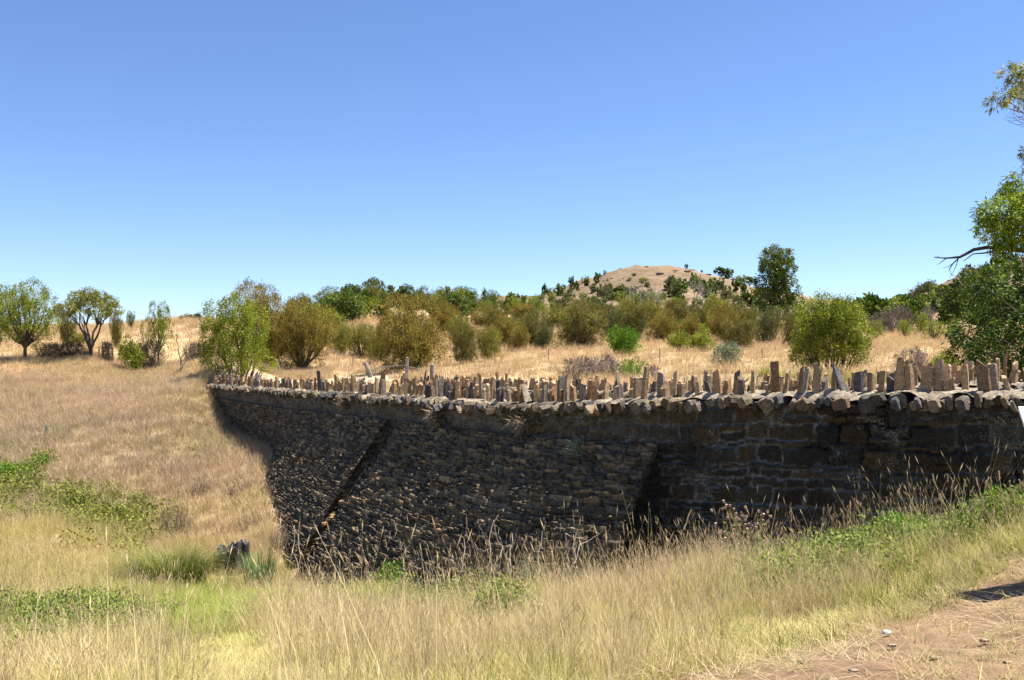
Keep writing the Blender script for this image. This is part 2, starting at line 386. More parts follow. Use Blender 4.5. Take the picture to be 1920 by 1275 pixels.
# ------------------------------------------------------------------ masonry
def stones(U, V, rh, sw, seed, warp=.03):
    shp = U.shape; U = U.ravel(); V = V.ravel()
    Uw = U + warp * 2.2 * (fbm(U * 3.1, V * 3.1, 3, seed) - .5) + warp * 1.2 * (fbm(U * 11, V * 11, 2, seed + 1) - .5)
    Vw = V + warp * 3.0 * (fbm(U * 1.3, V * .8, 3, seed + 2) - .5) + warp * 1.2 * (fbm(U * 9, V * 9, 2, seed + 3) - .5)
    rng = np.random.RandomState(seed)
    lo, hi = Vw.min() - .5, Vw.max() + .5
    ed = [lo]
    while ed[-1] < hi: ed.append(ed[-1] + rh * rng.choice([.55, .8, 1.0, 1.25, 1.7], p=[.2, .25, .25, .2, .1]))
    ed = np.array(ed); ri = np.clip(np.searchsorted(ed, Vw) - 1, 0, len(ed) - 2)
    ci = np.zeros(len(U), int); cl = np.zeros(len(U)); chh = np.zeros(len(U))
    ul, uh = Uw.min() - 1, Uw.max() + 1
    for r in range(len(ed) - 1):
        m = ri == r
        if not m.any(): continue
        h = ed[r + 1] - ed[r]; k = int((uh - ul) / (sw * .4)) + 5
        wd = sw * rng.uniform(.45, 1.7, k) * (.7 + .4 * h / rh); ce = ul - rng.rand() * sw + np.concatenate([[0], np.cumsum(wd)])
        q = np.clip(np.searchsorted(ce, Uw[m]) - 1, 0, k - 1); ci[m] = q; cl[m] = ce[q]; chh[m] = ce[q + 1]
    v0 = ed[ri].copy(); v1 = ed[ri + 1].copy(); sub = np.zeros(len(U), int)
    hs = hsh(ri, ci, seed + 5); sp = (hs > .72) & ((v1 - v0) > rh * .9)
    mid = v0 + (v1 - v0) * (.35 + .3 * hsh(ri, ci, seed + 6))
    top = sp & (Vw < mid); bot = sp & ~top
    v1[top] = mid[top]; v0[bot] = mid[bot]; sub[bot] = 1
    lu = (Uw - cl) / (chh - cl) * 2 - 1; lv = (Vw - v0) / (v1 - v0) * 2 - 1
    du = (1 - np.abs(lu)) * (chh - cl) / 2; dv = (1 - np.abs(lv)) * (v1 - v0) / 2
    e = np.minimum(du, dv); cr = .022
    k2 = np.sqrt(np.maximum(cr - du, 0) ** 2 + np.maximum(cr - dv, 0) ** 2); e = np.minimum(e, cr - k2)
    R = [hsh(ri * 3 + sub, ci, seed + 10 + q).reshape(shp) for q in range(5)]
    return e.reshape(shp), R, lu.reshape(shp), lv.reshape(shp)
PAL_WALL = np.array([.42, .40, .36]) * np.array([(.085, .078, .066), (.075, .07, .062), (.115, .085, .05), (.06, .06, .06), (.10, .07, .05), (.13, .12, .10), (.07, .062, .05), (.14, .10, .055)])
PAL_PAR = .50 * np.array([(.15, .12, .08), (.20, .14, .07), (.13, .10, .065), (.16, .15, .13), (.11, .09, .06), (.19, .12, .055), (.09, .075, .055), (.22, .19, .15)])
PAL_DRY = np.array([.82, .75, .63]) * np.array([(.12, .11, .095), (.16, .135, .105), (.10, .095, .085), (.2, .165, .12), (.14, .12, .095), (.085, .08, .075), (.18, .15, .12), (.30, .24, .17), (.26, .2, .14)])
def pick(pal, r, r2):
    i = np.minimum((r * len(pal)).astype(int), len(pal) - 1); return pal[i] * (.75 + .5 * r2)[..., None]
def masonry(U, V, rh, sw, seed, jw, dep, rel, tilt, step, pal, mort, mortcol, warp=.03, rough=.012):
    e, R, lu, lv = stones(U, V, rh, sw, seed, warp)
    f = sst(.0, jw, e)
    h = dep * f + rel * (R[0] - .5) * f + tilt * (R[1] - .5) * lu + tilt * .7 * (R[2] - .5) * lv - step * lv * f
    h = h + rough * 2 * (fbm(U * 14, V * 14, 3, seed + 40) - .5) * (.4 + f)
    col = pick(pal, R[3], R[4])
    mm = (1 - sst(jw * .25, jw * .9, e)) * np.clip(mort * (fbm(U * 1.1, V * 1.5, 3, seed + 44) * 2.4 - .55), 0, 1)
    col = col * (1 - mm[..., None]) + np.asarray(mortcol) * mm[..., None]
    dk = (1 - sst(0, jw * .8, e)) * (1 - np.clip(mm * 2, 0, 1)) * .5
    return h, col * (1 - dk[..., None])

bridge = empty('stone_bridge', (0, 0, 0))
tag(bridge, 'dark rubble stone bridge with sloping flanks and rows of upright slabs along both parapets', 'bridge')

def s_samples(k=.0019, s0=0, s1=None):
    s1 = SL if s1 is None else s1
    out = [s0]
    while out[-1] < s1:
        p, _, _ = wline(np.array([out[-1]])); out.append(out[-1] + max(.02, p[0, 1] * k))
    out[-1] = s1; return np.array(out)
# outer face of the near wall
SS = s_samples()
P, D_, Nn = wl_at(SS)
sA0, sA1 = s_of_px(752), SL                      # left mass
sB0, sB1 = s_of_px(1240), s_of_px(749)           # right mass
GAP = .70
sA0 = sB1 + GAP
# rows: denser near top
Hh = 5.2; rows = np.linspace(0, Hh, 185)
U = np.repeat(SS[None, :], len(rows), 0); Vv = np.repeat(rows[:, None], len(SS), 1)
ph = P[:, 2] - P[:, 3]                           # parapet height under the coping
hp, cpar = masonry(U, Vv, .15, .26, 11, .035, .05, .06, .04, .0, PAL_PAR, 1.0, (.17, .155, .125), .06, .018)
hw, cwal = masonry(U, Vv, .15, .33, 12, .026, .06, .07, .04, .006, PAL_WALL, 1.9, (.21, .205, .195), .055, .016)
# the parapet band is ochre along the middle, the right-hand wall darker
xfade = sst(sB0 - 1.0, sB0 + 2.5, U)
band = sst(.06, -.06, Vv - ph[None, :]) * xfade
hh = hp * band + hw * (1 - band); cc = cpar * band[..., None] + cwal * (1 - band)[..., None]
base = P[None, :, :2] + Nn[None] * (hh - .05 + .05 * Vv * 0)[..., None]
X = base[..., 0]; Y = base[..., 1]; Zz = P[None, :, 2] - Vv + .04
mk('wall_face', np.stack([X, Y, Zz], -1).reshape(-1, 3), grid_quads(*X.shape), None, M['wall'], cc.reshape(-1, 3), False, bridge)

BAT = .70                                        # run per metre of fall
def batter_fn(s):                                # how far the mass leans at s (fades to the plain wall near the left end)
    return BAT * (1 - .93 * sst(s_of_px(610), s_of_px(500), s))
def mass(name, s0, s1, seed):
    ss = s_samples(.0017, s0, s1); p, d, n = wl_at(ss)
    drop = 4.4; rr = np.linspace(0, drop, 175)
    b = batter_fn(ss)[None, :]
    U = np.repeat(ss[None, :], len(rr), 0); Z = np.repeat(rr[:, None], len(ss), 1)
    sl = np.sqrt(1 + b ** 2); V = Z * sl
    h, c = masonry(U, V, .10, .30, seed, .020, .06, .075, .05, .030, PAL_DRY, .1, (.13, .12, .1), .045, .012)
    t = Z * b + .05
    # surface normal of the slope
    nx = n[None, :, 0] / sl; ny = n[None, :, 1] / sl; nz = b / sl
    big = (fbm(U * .5, Z * .5, 3, seed + 3) - .5) * .14
    hh = h - .03 + big * sst(0, .6, Z)
    edge = np.minimum(sst(0, .12, U - s0), sst(0, .12, s1 - U)) if s1 < SL else sst(0, .12, U - s0)
    X = p[None, :, 0] + n[None, :, 0] * t + nx * hh; Y = p[None, :, 1] + n[None, :, 1] * t + ny * hh
    Zc = p[None, :, 3] - Z + nz * hh
    return mk(name, np.stack([X, Y, Zc], -1).reshape(-1, 3), grid_quads(*X.shape), None, M['dry'], c.reshape(-1, 3), False, bridge), (ss, p, n)
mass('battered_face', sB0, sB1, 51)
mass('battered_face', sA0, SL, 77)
def end_face(s, sign, seed, pal):
    p, d, n = wl_at(np.array([s])); p, d, n = p[0], d[0], n[0]
    z = np.linspace(0, 4.4, 160); f = np.linspace(0, 1, 90)
    Zg, Fg = np.meshgrid(z, f, indexing='ij'); b = float(batter_fn(np.array([s]))[0])
    T = Fg * (Zg * b + .10) - .12 * (1 - Fg)
    h, c = masonry(T, Zg, .12, .34, seed, .03, .05, .06, .04, 0, pal, .2, (.15, .13, .1), .03, .012)
    h = (h - .08) * sst(1.0, .93, Fg) * sign
    X = p[0] + n[0] * T + d[0] * h; Y = p[1] + n[1] * T + d[1] * h; Z = p[3] - Zg
    mk('end_face', np.stack([X, Y, Z], -1).reshape(-1, 3), grid_quads(*X.shape), None, M['dry'], c.reshape(-1, 3), False, bridge)
end_face(sB0, -1, 91, PAL_WALL)
end_face(sB1, 1, 92, PAL_WALL)
end_face(sA0, -1, 93, np.array([(.17, .12, .07), (.22, .155, .09), (.12, .085, .05)]))
# rough fill lodged in the slot between the two masses
def rock(acc, c, L, W, H, ax, col, rng, n=7, m=5, up=None):
    """irregular block: L along ax, W sideways, H up"""
    ax = np.asarray(ax, float); ax /= np.linalg.norm(ax)
    upv = np.array([0, 0, 1.0]) if up is None else np.asarray(up, float)
    sd = np.cross(upv, ax); sd /= np.linalg.norm(sd) + 1e-9; upv = np.cross(ax, sd)
    th = (np.arange(n) + rng.rand()) / n * 2 * np.pi
    cs = np.sign(np.cos(th)) * np.abs(np.cos(th)) ** .55; sn = np.sign(np.sin(th)) * np.abs(np.sin(th)) ** .55
    prof = np.array([.72, 1.0, 1.0, 1.0, .88])[:m]; xs = np.array([-.5, -.4, .0, .38, .5])[:m]
    V = []
    for k in range(m):
        j = 1 + rng.uniform(-.14, .14, n)
        sh = rng.uniform(-.05, .05, 3)
        V.append(c + ax * (xs[k] * L) + (sd * (cs * W / 2 * prof[k] * j)[:, None] + upv * (sn * H / 2 * prof[k] * j)[:, None]) + ax * (rng.uniform(-.04, .04, n) * L)[:, None] + sh * H)
    V = np.concatenate(V); i = np.arange(m - 1)[:, None] * n; j = np.arange(n)[None, :]; j2 = (j + 1) % n
    Q = np.stack([i + j, i + n + j, i + n + j2, i + j2], -1).reshape(-1, 4)
    V = np.concatenate([V, [V[:n].mean(0)], [V[-n:].mean(0)]]); a = len(V) - 2; jj = np.arange(n); k2 = (jj + 1) % n
    T = np.concatenate([np.stack([jj, k2, np.full(n, a)], 1), np.stack([(m - 1) * n + k2, (m - 1) * n + jj, np.full(n, a + 1)], 1)])
    acc.add(V, Q, T, col)
rng = np.random.RandomState(5)
ac = Acc(); smid = (sB1 + sA0) / 2; p, d, n = [q[0] for q in wl_at(np.array([smid]))]
for k in range(20):
    z = rng.uniform(1.95, 2.5); t = z * BAT - rng.uniform(.0, .3)
    c = np.array([p[0] + n[0] * t + d[0] * rng.uniform(-.2, .2), p[1] + n[1] * t + d[1] * rng.uniform(-.2, .2), p[3] - z])
    rock(ac, c, rng.uniform(.15, .32), rng.uniform(.12, .2), rng.uniform(.08, .14), np.append(n, rng.uniform(-.3, .3)), np.array([.30, .19, .09]) * rng.uniform(.7, 1.2), rng)
ac.build('rubble_fill', M['slab'], bridge)

# wall bodies (closed backs and tops) and far parapet
def body(name, off0, off1, zt, zb, s0=0, s1=None, mat=None, seed=3, pal=PAL_PAR, faces=('a', 'b', 't', 'e')):
    """strip solid between offsets (positive = towards camera side); masonry on both sides"""
    s1 = SL if s1 is None else s1
    ss = s_samples(.0028, s0, s1); p, d, n = wl_at(ss); ac = Acc()
    top = p[:, 2] + zt; bot = p[:, 2] + zb
    for off, key, sg in ((off0, 'a', 1), (off1, 'b', -1)):
        if key not in faces: continue
        rr = np.linspace(0, 1, 40); H = (zt - zb)
        U = np.repeat(ss[None, :], 40, 0); V = np.repeat((rr * H)[:, None], len(ss), 1)
        h, c = masonry(U, V, .16, .3, seed + (7 if key == 'b' else 0), .035, .05, .04, .03, 0, pal, .8, (.2, .185, .16))
        o = off + sg * (h - .05)
        X = p[None, :, 0] + n[None, :, 0] * o; Y = p[None, :, 1] + n[None, :, 1] * o; Z = top[None, :] - V
        q = grid_quads(*X.shape); ac.add(np.stack([X, Y, Z], -1).reshape(-1, 3), q if sg > 0 else q[:, ::-1], None, c.reshape(-1, 3))
    for zz, fl in ((top, False),):
        a = np.stack([p[:, 0] + n[:, 0] * (off0 - .01), p[:, 1] + n[:, 1] * (off0 - .01), zz], 1); b = np.stack([p[:, 0] + n[:, 0] * (off1 + .01), p[:, 1] + n[:, 1] * (off1 + .01), zz], 1)
        m = len(ss); i = np.arange(m - 1); Q = np.stack([i, i + 1, m + i + 1, m + i], 1)
        ac.add(np.concatenate([a, b]), Q, None, (.3, .26, .2))
    for k in (0, -1):
        c4 = [[p[k, 0] + n[k, 0] * o, p[k, 1] + n[k, 1] * o, z] for o, z in ((off0, top[k] - .003), (off1, top[k] - .003), (off1, bot[k]), (off0, bot[k]))]
        ac.add(c4, [[0, 1, 2, 3]], None, (.09, .08, .065))
    return ac.build(name, M['wall'], bridge)
near = body('near_parapet', -.06, -TH, .03, -1.4, faces=('b', 't'))
FAR0 = -(TH + RW); SF1 = None
# far parapet ends earlier on the left
def far_end():
    ss = np.linspace(0, SL, 3000); p, _, n = wl_at(ss); q = p[:, :2] + n * FAR0; px = HX + q[:, 0] / q[:, 1] * F
    return float(ss[np.where(px < 757)[0][0]]) if (px < 757).any() else SL
SF1 = far_end()
far = body('far_parapet', FAR0, FAR0 - TH, .03, -1.1, 0, SF1, seed=23)
# road on the bridge
ss = np.linspace(0, SL + .0, 160); p, d, n = wl_at(ss); ks = np.linspace(0, 1, 12); V = []
for f in ks:
    o = -(TH - .05) - (RW + .1) * f
    V.append(np.stack([p[:, 0] + n[:, 0] * o, p[:, 1] + n[:, 1] * o, p[:, 2] - .62 + .08 * math.sin(f * math.pi)], 1))
V = np.stack(V); o = mk('road', V.reshape(-1, 3), grid_quads(12, 160)[:, ::-1], None, M['ground'], np.tile((.40, .30, .2), (12 * 160, 1)), True)
tag(o, kind='structure')

SLABCOL = np.array([(.50, .38, .24), (.46, .34, .2), (.42, .31, .2), (.40, .26, .15), (.44, .33, .21), (.40, .30, .2), (.36, .26, .17), (.48, .37, .25), (.30, .26, .22), (.16, .16, .165), (.11, .11, .12), (.38, .22, .12), (.42, .34, .26), (.24, .22, .2)])
COPCOL = np.array([(.44, .33, .21), (.38, .30, .21), (.30, .25, .19), (.48, .38, .26), (.20, .19, .18), (.42, .29, .17)])
def coping(off, s1, seed, parent, name):
    rng = np.random.RandomState(seed); ac = Acc(); s = 0.0
    while s < s1 - .05:
        p, d, n = [q[0] for q in wl_at(np.array([s]))]
        frac = sst(s_of_px(1500), s_of_px(1000), s)           # raked slabs to the left, chunky rubble to the right
        W = rng.uniform(.07, .13) if rng.rand() < .5 + .4 * float(frac) else rng.uniform(.13, .24)
        H = rng.uniform(.12, .23); L = rng.uniform(.62, .8)
        rake = rng.uniform(.1, 1.1) * (1 if rng.rand() < .8 else -1) * (.55 + .45 * float(frac))
        prot = rng.uniform(-.04, .15)
        c = np.array([p[0] + n[0] * (off - TH / 2 + prot), p[1] + n[1] * (off - TH / 2 + prot), p[2] + .09 + rng.uniform(-.05, .04)])
        ax = np.array([n[0], n[1], rng.uniform(-.22, .02)]) + np.append(d, 0) * rng.uniform(-.3, .3)
        up = np.array([0, 0, 1.0]) + np.append(d, 0) * rake
        rock(ac, c, L, W, H * 1.15, ax, COPCOL[rng.randint(len(COPCOL))] * rng.uniform(.2, .68), rng, up=up)
        s += W * .82 + .02
    # lumpy mortar bed along the top
    ss = np.arange(0, s1, .06); p, d, n = wl_at(ss); ks = np.linspace(-.5, .5, 9)
    X = []; 
    for f in ks:
        o = off - TH / 2 + f * .56; bmp = (fbm(ss * 3, np.full(len(ss), f * 4.), 4, seed) - .5) * .20
        X.append(np.stack([p[:, 0] + n[:, 0] * o, p[:, 1] + n[:, 1] * o, p[:, 2] + .225 - .34 * f * f + bmp], 1))
    X = np.stack(X); cm = np.array([.33, .27, .195]) * (.7 + .6 * fbm(np.tile(ss, 9) * 5, np.repeat(ks, len(ss)) * 9, 3, seed))[:, None]
    ac.add(X.reshape(-1, 3), grid_quads(9, len(ss))[:, ::-1], None, cm)
    return ac.build(name, M['coping'], parent)
coping(0, SL, 5, near, 'coping'); coping(FAR0, SF1, 8, far, 'coping')

def slab_mesh(rng, h, wd, th):
    """one upright slab, base at origin, width along x, thickness along y"""
    n = 6; xs = np.array([-.5, .5, .5, .42, -.45, -.5]) ; ys = np.array([-.5, -.45, .3, .5, .5, .1])
    lv = [0, .35, .72, .95, 1.0]; tp = [1.05, 1.0, rng.uniform(.86, 1.04), rng.uniform(.75, 1.0), rng.uniform(.5, .95)]
    slant = rng.uniform(-.35, .35) * min(wd, .2); V = []; lx, ly = rng.uniform(-.1, .1), rng.uniform(-.1, .1)
    for k, f in enumerate(lv):
        j = 1 + rng.uniform(-.17, .17, n)
        V.append(np.stack([xs * wd * tp[k] * j + lx * f * h, ys * th * (1 - .25 * f) * j + ly * f * h, f * h + (slant * xs * 2 if f > .6 else 0) + rng.uniform(-.008, .008, n)], 1))
    V = np.concatenate(V); m = len(lv); i = np.arange(m - 1)[:, None] * n; j = np.arange(n)[None, :]; j2 = (j + 1) % n
    Q = np.stack([i + j, i + j2, i + n + j2, i + n + j], -1).reshape(-1, 4)
    V = np.concatenate([V, [V[-n:].mean(0)]]); a = len(V) - 1; jj = np.arange(n); k2 = (jj + 1) % n
    return V, Q, np.stack([(m - 1) * n + jj, (m - 1) * n + k2, np.full(n, a)], 1)
def spikes(off, s1, seed, start=0.0):
    rng = np.random.RandomState(seed); s = start; out = []
    while s < s1 - .1:
        p, d, n = [q[0] for q in wl_at(np.array([s]))]
        far_ = float(sst(s_of_px(1350), s_of_px(1000), s))
        h = rng.uniform(.20, .44) * (1 + .14 * rng.randn()); 
        if rng.rand() < .10: h *= 1.3
        wd = rng.uniform(.06, .18); th = rng.uniform(.05, .11)
        ang = rng.choice([0, math.pi / 2], p=[.55, .45]) + rng.uniform(-.4, .4)
        V, Q, T = slab_mesh(rng, h + .12, wd, th)
        ca, sa = math.cos(ang), math.sin(ang)
        lx = V[:, 0] * ca - V[:, 1] * sa; ly = V[:, 0] * sa + V[:, 1] * ca
        if rng.rand() < .12: lx = lx + V[:, 2] * rng.uniform(-.4, .4)
        o = off - TH / 2 + rng.uniform(-.12, .12)
        c = np.array([p[0] + n[0] * o, p[1] + n[1] * o, p[2] + .08 + rng.uniform(-.02, .02)])
        W = c + np.stack([d[0] * lx + n[0] * ly, d[1] * lx + n[1] * ly, V[:, 2]], 1)
        out.append((c, W, Q, T, SLABCOL[rng.randint(len(SLABCOL))] * np.array([1.08, .98, .86]) * rng.uniform(.5, .95)))
        s += rng.uniform(.08, .25) - .03 * far_
    return out
sn = spikes(0, SL, 71); sf = spikes(FAR0, SF1, 72)
vis = []
for par, L_ in ((near, sn), (far, sf)):
    for q in L_:
        px = HX + q[0][0] / q[0][1] * F
        vis.append((q[0][1] if px < 1935 else 999, par, q))
vis.sort(key=lambda t: t[0])
for i, (dd, par, q) in enumerate(vis[:100]):
    c, W, Q, T, col = q
    o = mk('upright_slab', W - c, Q, T, M['slab'], np.tile(col, (len(W), 1)), False, par); o.location = c
ac = Acc()
for dd, par, q in vis[100:]: ac.add(q[1], q[2], q[3], q[4])
o = ac.build('upright_slabs', M['slab'], near); o['kind'] = 'stuff'

# ------------------------------------------------------------------ plants
def rnd_dir(rng, n):
    v = rng.normal(size=(n, 3)); return v / np.linalg.norm(v, axis=1)[:, None]
def leaves(acc, P, D, L, W, col, rng, bend=0.0):
    """elongated diamond leaves: base P, direction D, length L, width W"""
    n = len(P); D = D / (np.linalg.norm(D, axis=1)[:, None] + 1e-9)
    S = np.cross(D, rnd_dir(rng, n)); S /= np.linalg.norm(S, axis=1)[:, None] + 1e-9
    L = np.broadcast_to(L, n)[:, None]; W = np.broadcast_to(W, n)[:, None]
    V = np.stack([P, P + D * L * .5 + S * W * .5, P + D * L + np.array([0, 0, -1.0]) * bend * L, P + D * L * .5 - S * W * .5], 1).reshape(-1, 3)
    Q = np.arange(n * 4).reshape(n, 4)
    acc.add(V, Q, None, np.repeat(col, 4, 0))
def lumps_leaves(acc, lumps, nl, L, W, pal, rng, droop=.0, shell=.75, outward=1.0, clump=.0):
    """lumps: (centre xyz, radii xyz)"""
    lumps = [(np.asarray(c, float), np.asarray(r, float)) for c, r in lumps]
    wgt = np.array([(r[0] * r[1] + r[0] * r[2] + r[1] * r[2]) for c, r in lumps]); wgt /= wgt.sum()
    for (c, r), ww in zip(lumps, wgt):
        n = int(nl * ww) + 4; u = rnd_dir(rng, n)
        rad = shell + (1 - shell) * rng.rand(n) ** .6 + rng.normal(0, .05, n)
        inn = rng.rand(n) < .2; rad[inn] = rng.uniform(.3, 1, inn.sum())
        P = c + u * r * rad[:, None]
        if clump > 0:   # gather leaves into sprays
            k = max(3, n // 28); cen = c + rnd_dir(rng, k) * r * rng.uniform(.8, 1.05, k)[:, None]
            a = rng.randint(0, k, n); P = cen[a] + rng.normal(0, clump, (n, 3)) * (r.mean() ** .5); u = (P - c); u /= np.linalg.norm(u, axis=1)[:, None] + 1e-9
            shade = rng.uniform(.5, 1.4, k)[a]  # random brightness per spray, paints lit and shaded clumps into the leaf colour
        else: shade = 1.0
        D = u * outward + rnd_dir(rng, n) * .7; D[:, 2] -= droop
        P[:, 2] = np.maximum(P[:, 2], .02)
        pt = pal[0] + (pal[1] - pal[0]) * (rng.rand(n) ** 1.2)[:, None]
        tip = rng.rand(n) < .18; pt[tip] = pal[2] * rng.uniform(.8, 1.1, tip.sum())[:, None]
        pt = pt * (np.asarray(shade)[:, None] if clump > 0 else 1.0) * (rng.uniform(.75, 1.25) if clump == 0 else 1)
        leaves(acc, P, D, L * rng.uniform(.6, 1.3, n), W * rng.uniform(.7, 1.2, n), pt, rng)
def limb(acc, a, b, r0, r1, rng, col, wob=.12, sag=.15, k=8, n=6):
    a = np.asarray(a, float); b = np.asarray(b, float); t = np.linspace(0, 1, k)[:, None]
    m = (a + b) / 2 + np.array([0, 0, -sag]) * np.linalg.norm(b - a); P = (1 - t) ** 2 * a + 2 * t * (1 - t) * m + t * t * b
    wv = rng.normal(0, wob, (k, 3)) * np.linalg.norm(b - a) / k * 1.6; wv[0] = 0; P = P + np.cumsum(wv, 0) * np.sin(t * np.pi) 
    tube(acc, P, r0 + (r1 - r0) * t[:, 0] ** .8, col, n); return P
PALS = {
 'wattle': [(.10, .14, .012), (.25, .29, .022), (.42, .42, .05)],
 'bright': [(.06, .14, .010), (.15, .28, .018), (.26, .38, .035)],
 'gum': [(.05, .085, .014), (.12, .17, .025), (.26, .29, .05)],
 'dark': [(.025, .05, .008), (.07, .12, .012), (.19, .26, .025)],
 'olive': [(.12, .125, .02), (.27, .26, .045), (.38, .34, .07)],
 'bronze': [(.12, .095, .018), (.29, .225, .045), (.42, .32, .07)],
 'sheoak': [(.085, .085, .02), (.19, .175, .042), (.29, .25, .07)],
 'greyg': [(.08, .09, .03), (.16, .17, .06), (.25, .25, .09)],
 'umbr': [(.11, .13, .025), (.25, .25, .05), (.38, .37, .09)],
 'pale': [(.13, .16, .09), (.22, .25, .14), (.30, .32, .2)],
 'dry': [(.13, .09, .06), (.22, .16, .11), (.30, .23, .16)],
 'brown': [(.05, .035, .022), (.10, .07, .045), (.16, .12, .08)],  # thicket brown, darkened to paint in the shade under the left trees
 'lime': [(.12, .19, .012), (.30, .40, .03), (.46, .50, .06)],
 'purple': [(.10, .07, .06), (.19, .14, .125), (.28, .22, .19)],
}
PALS = {k: [np.array(c) for c in v] for k, v in PALS.items()}
BARKD = (.075, .06, .048); BARKG = (.30, .28, .25); BARKM = (.15, .12, .09)

def make_tree(kind, H, W, pal, rng, leafn=9000, bark=BARKD, leaf=.16, mesh_only=False):
    """returns (trunk Acc, crown Acc) at the origin"""
    tr, cr = Acc(), Acc(); P_ = PALS[pal]; lumps = []
    if kind == 'oak':        # she-oak: dense rounded mound, drooping needles almost to the ground
        nb = 20
        for k in range(nb):
            u = rnd_dir(rng, 1)[0]; zf = rng.uniform(.10, .88)
            env = math.sqrt(max(.05, 1 - ((zf - .42) / .6) ** 2))
            a = rng.rand() * 6.283; rad = W / 2 * env * rng.uniform(.25, .88)
            s = rng.uniform(.12, .27)
            lumps.append(((math.cos(a) * rad, math.sin(a) * rad, zf * H), (W * s, W * s, H * s * 1.1)))
        lumps.append(((0, 0, H * .45), (W * .32, W * .32, H * .36)))
        for c, r in lumps[::2]:
            limb(tr, (rng.normal(0, .08), rng.normal(0, .08), -.1), c, .035 * H, .012 * H, rng, bark)
        lumps_leaves(cr, lumps, leafn, leaf * 1.5, leaf * .24, P_, rng, droop=.05, shell=.8, outward=.8, clump=.15)
        # ragged leader sprays breaking the outline
        n = int(leafn * .05); u = rnd_dir(rng, n); u[:, 2] = np.abs(u[:, 2]); 
        B = np.array([lumps[i][0] for i in rng.randint(0, nb, n)]) + u * np.array([W * .26, W * .26, H * .26])
        leaves(cr, B, u * .7 + np.array([0, 0, 1.0]), leaf * 2.2, leaf * .18, P_[2] * rng.uniform(.6, 1.1, n)[:, None], rng)
    elif kind == 'open':     # open-crowned wattle: visible forked stems, lumpy sprays
        nb = 17; fork = H * .22
        limb(tr, (0, 0, -.15), (W * .02, 0, fork), .034 * H, .026 * H, rng, bark, k=5)
        for k in range(nb):
            a = k * 2.4 + rng.uniform(-.4, .4); zf = .32 + .60 * ((k + .5) / nb); env = math.sqrt(max(.04, 1 - ((zf - .55) / .47) ** 2))
            rad = W / 2 * env * rng.uniform(.45, .85); s = rng.uniform(.15, .23)
            lumps.append(((math.cos(a) * rad, math.sin(a) * rad, zf * H), (W * s, W * s, H * s * .75)))
        for c, r in lumps: limb(tr, (W * .02, 0, fork * rng.uniform(.75, 1.0)), c, .02 * H, .005 * H, rng, bark, sag=.12)
        lumps_leaves(cr, lumps, leafn, leaf, leaf * .42, P_, rng, droop=.1, shell=.5, clump=.13)
    elif kind == 'multi':    # several stems from the ground, rounded crown
        nb = 22
        for k in range(nb):
            a = k * 2.4 + rng.uniform(-.4, .4); zf = .30 + .62 * ((k + .5) / nb); env = math.sqrt(max(.04, 1 - ((zf - .55) / .5) ** 2))
            rad = W / 2 * env * rng.uniform(.35, .88); s = rng.uniform(.13, .19)
            lumps.append(((math.cos(a) * rad, math.sin(a) * rad, zf * H), (W * s, W * s, H * s * .75)))
        for k, (c, r) in enumerate(lumps):
            a = rng.rand() * 6.28; limb(tr, (math.cos(a) * .12, math.sin(a) * .12, -.1), c, .018 * H, .005 * H, rng, bark, sag=.16)
        lumps_leaves(cr, lumps, leafn, leaf, leaf * .42, P_, rng, droop=.1, shell=.5, clump=.12)
    elif kind == 'umbrella':
        f = np.array([0, 0, H * .12]); limb(tr, (0, 0, -.1), f, .042 * H, .036 * H, rng, bark, k=4)
        nb = 20
        forks = []
        for k in range(5):
            a = k * 1.2566 + rng.uniform(-.3, .3); q = np.array([math.cos(a) * W * .16, math.sin(a) * W * .16, H * rng.uniform(.4, .5)]); limb(tr, f, q, .024 * H, .014 * H, rng, bark, sag=.1); forks.append(q)
        for k in range(nb):
            a = k * 2.4; rf = math.sqrt((k + .5) / nb); c = np.array([math.cos(a) * W * .43 * rf, math.sin(a) * W * .43 * rf, H * (.90 - .27 * rf * rf) + rng.uniform(-.03, .03) * H])
            lumps.append((c, (W * .14, W * .14, H * .065))); q = min(forks, key=lambda g: np.linalg.norm(g - c)); limb(tr, q, c, .011 * H, .004 * H, rng, bark, sag=.08)
        lumps_leaves(cr, lumps, leafn, leaf, leaf * .4, P_, rng, droop=.2, shell=.4, clump=.10)
    elif kind == 'gum':      # tall upright gum with stacked lobes
        limb(tr, (0, 0, -.2), (W * .04, 0, H * .9), .03 * H, .006 * H, rng, bark, sag=0, k=12)
        nb = 26
        for k in range(nb):
            a = k * 2.4 + rng.uniform(-.3, .3); zf = .16 + .78 * ((k + .5) / nb); env = .95 - .62 * zf + .1 * math.sin(zf * 9)
            rad = W / 2 * env * rng.uniform(.35, .95); s = rng.uniform(.12, .19)
            c = (math.cos(a) * rad, math.sin(a) * rad, zf * H); lumps.append((c, (W * s, W * s, H * s * .55)))
            limb(tr, (W * .04 * zf, 0, H * max(.05, zf - .2)), c, .011 * H, .004 * H, rng, bark, sag=.1)
        lumps_leaves(cr, lumps, leafn, leaf, leaf * .4, P_, rng, droop=.35, shell=.45, clump=.16)
    elif kind == 'shrub':    # low shrub leafy to the ground
        nb = 12
        for k in range(nb):
            a = k * 2.4 + rng.uniform(-.4, .4); zf = rng.uniform(.2, .78); env = math.sqrt(max(.1, 1 - ((zf - .2) / .8) ** 2)); rad = W / 2 * env * rng.uniform(.3, .75); s = rng.uniform(.16, .24)
            lumps.append(((math.cos(a) * rad, math.sin(a) * rad, zf * H), (W * s, W * s, H * s)))
        for c, r in lumps[::2]: limb(tr, (0, 0, -.08), c, .02 * H, .006 * H, rng, bark)
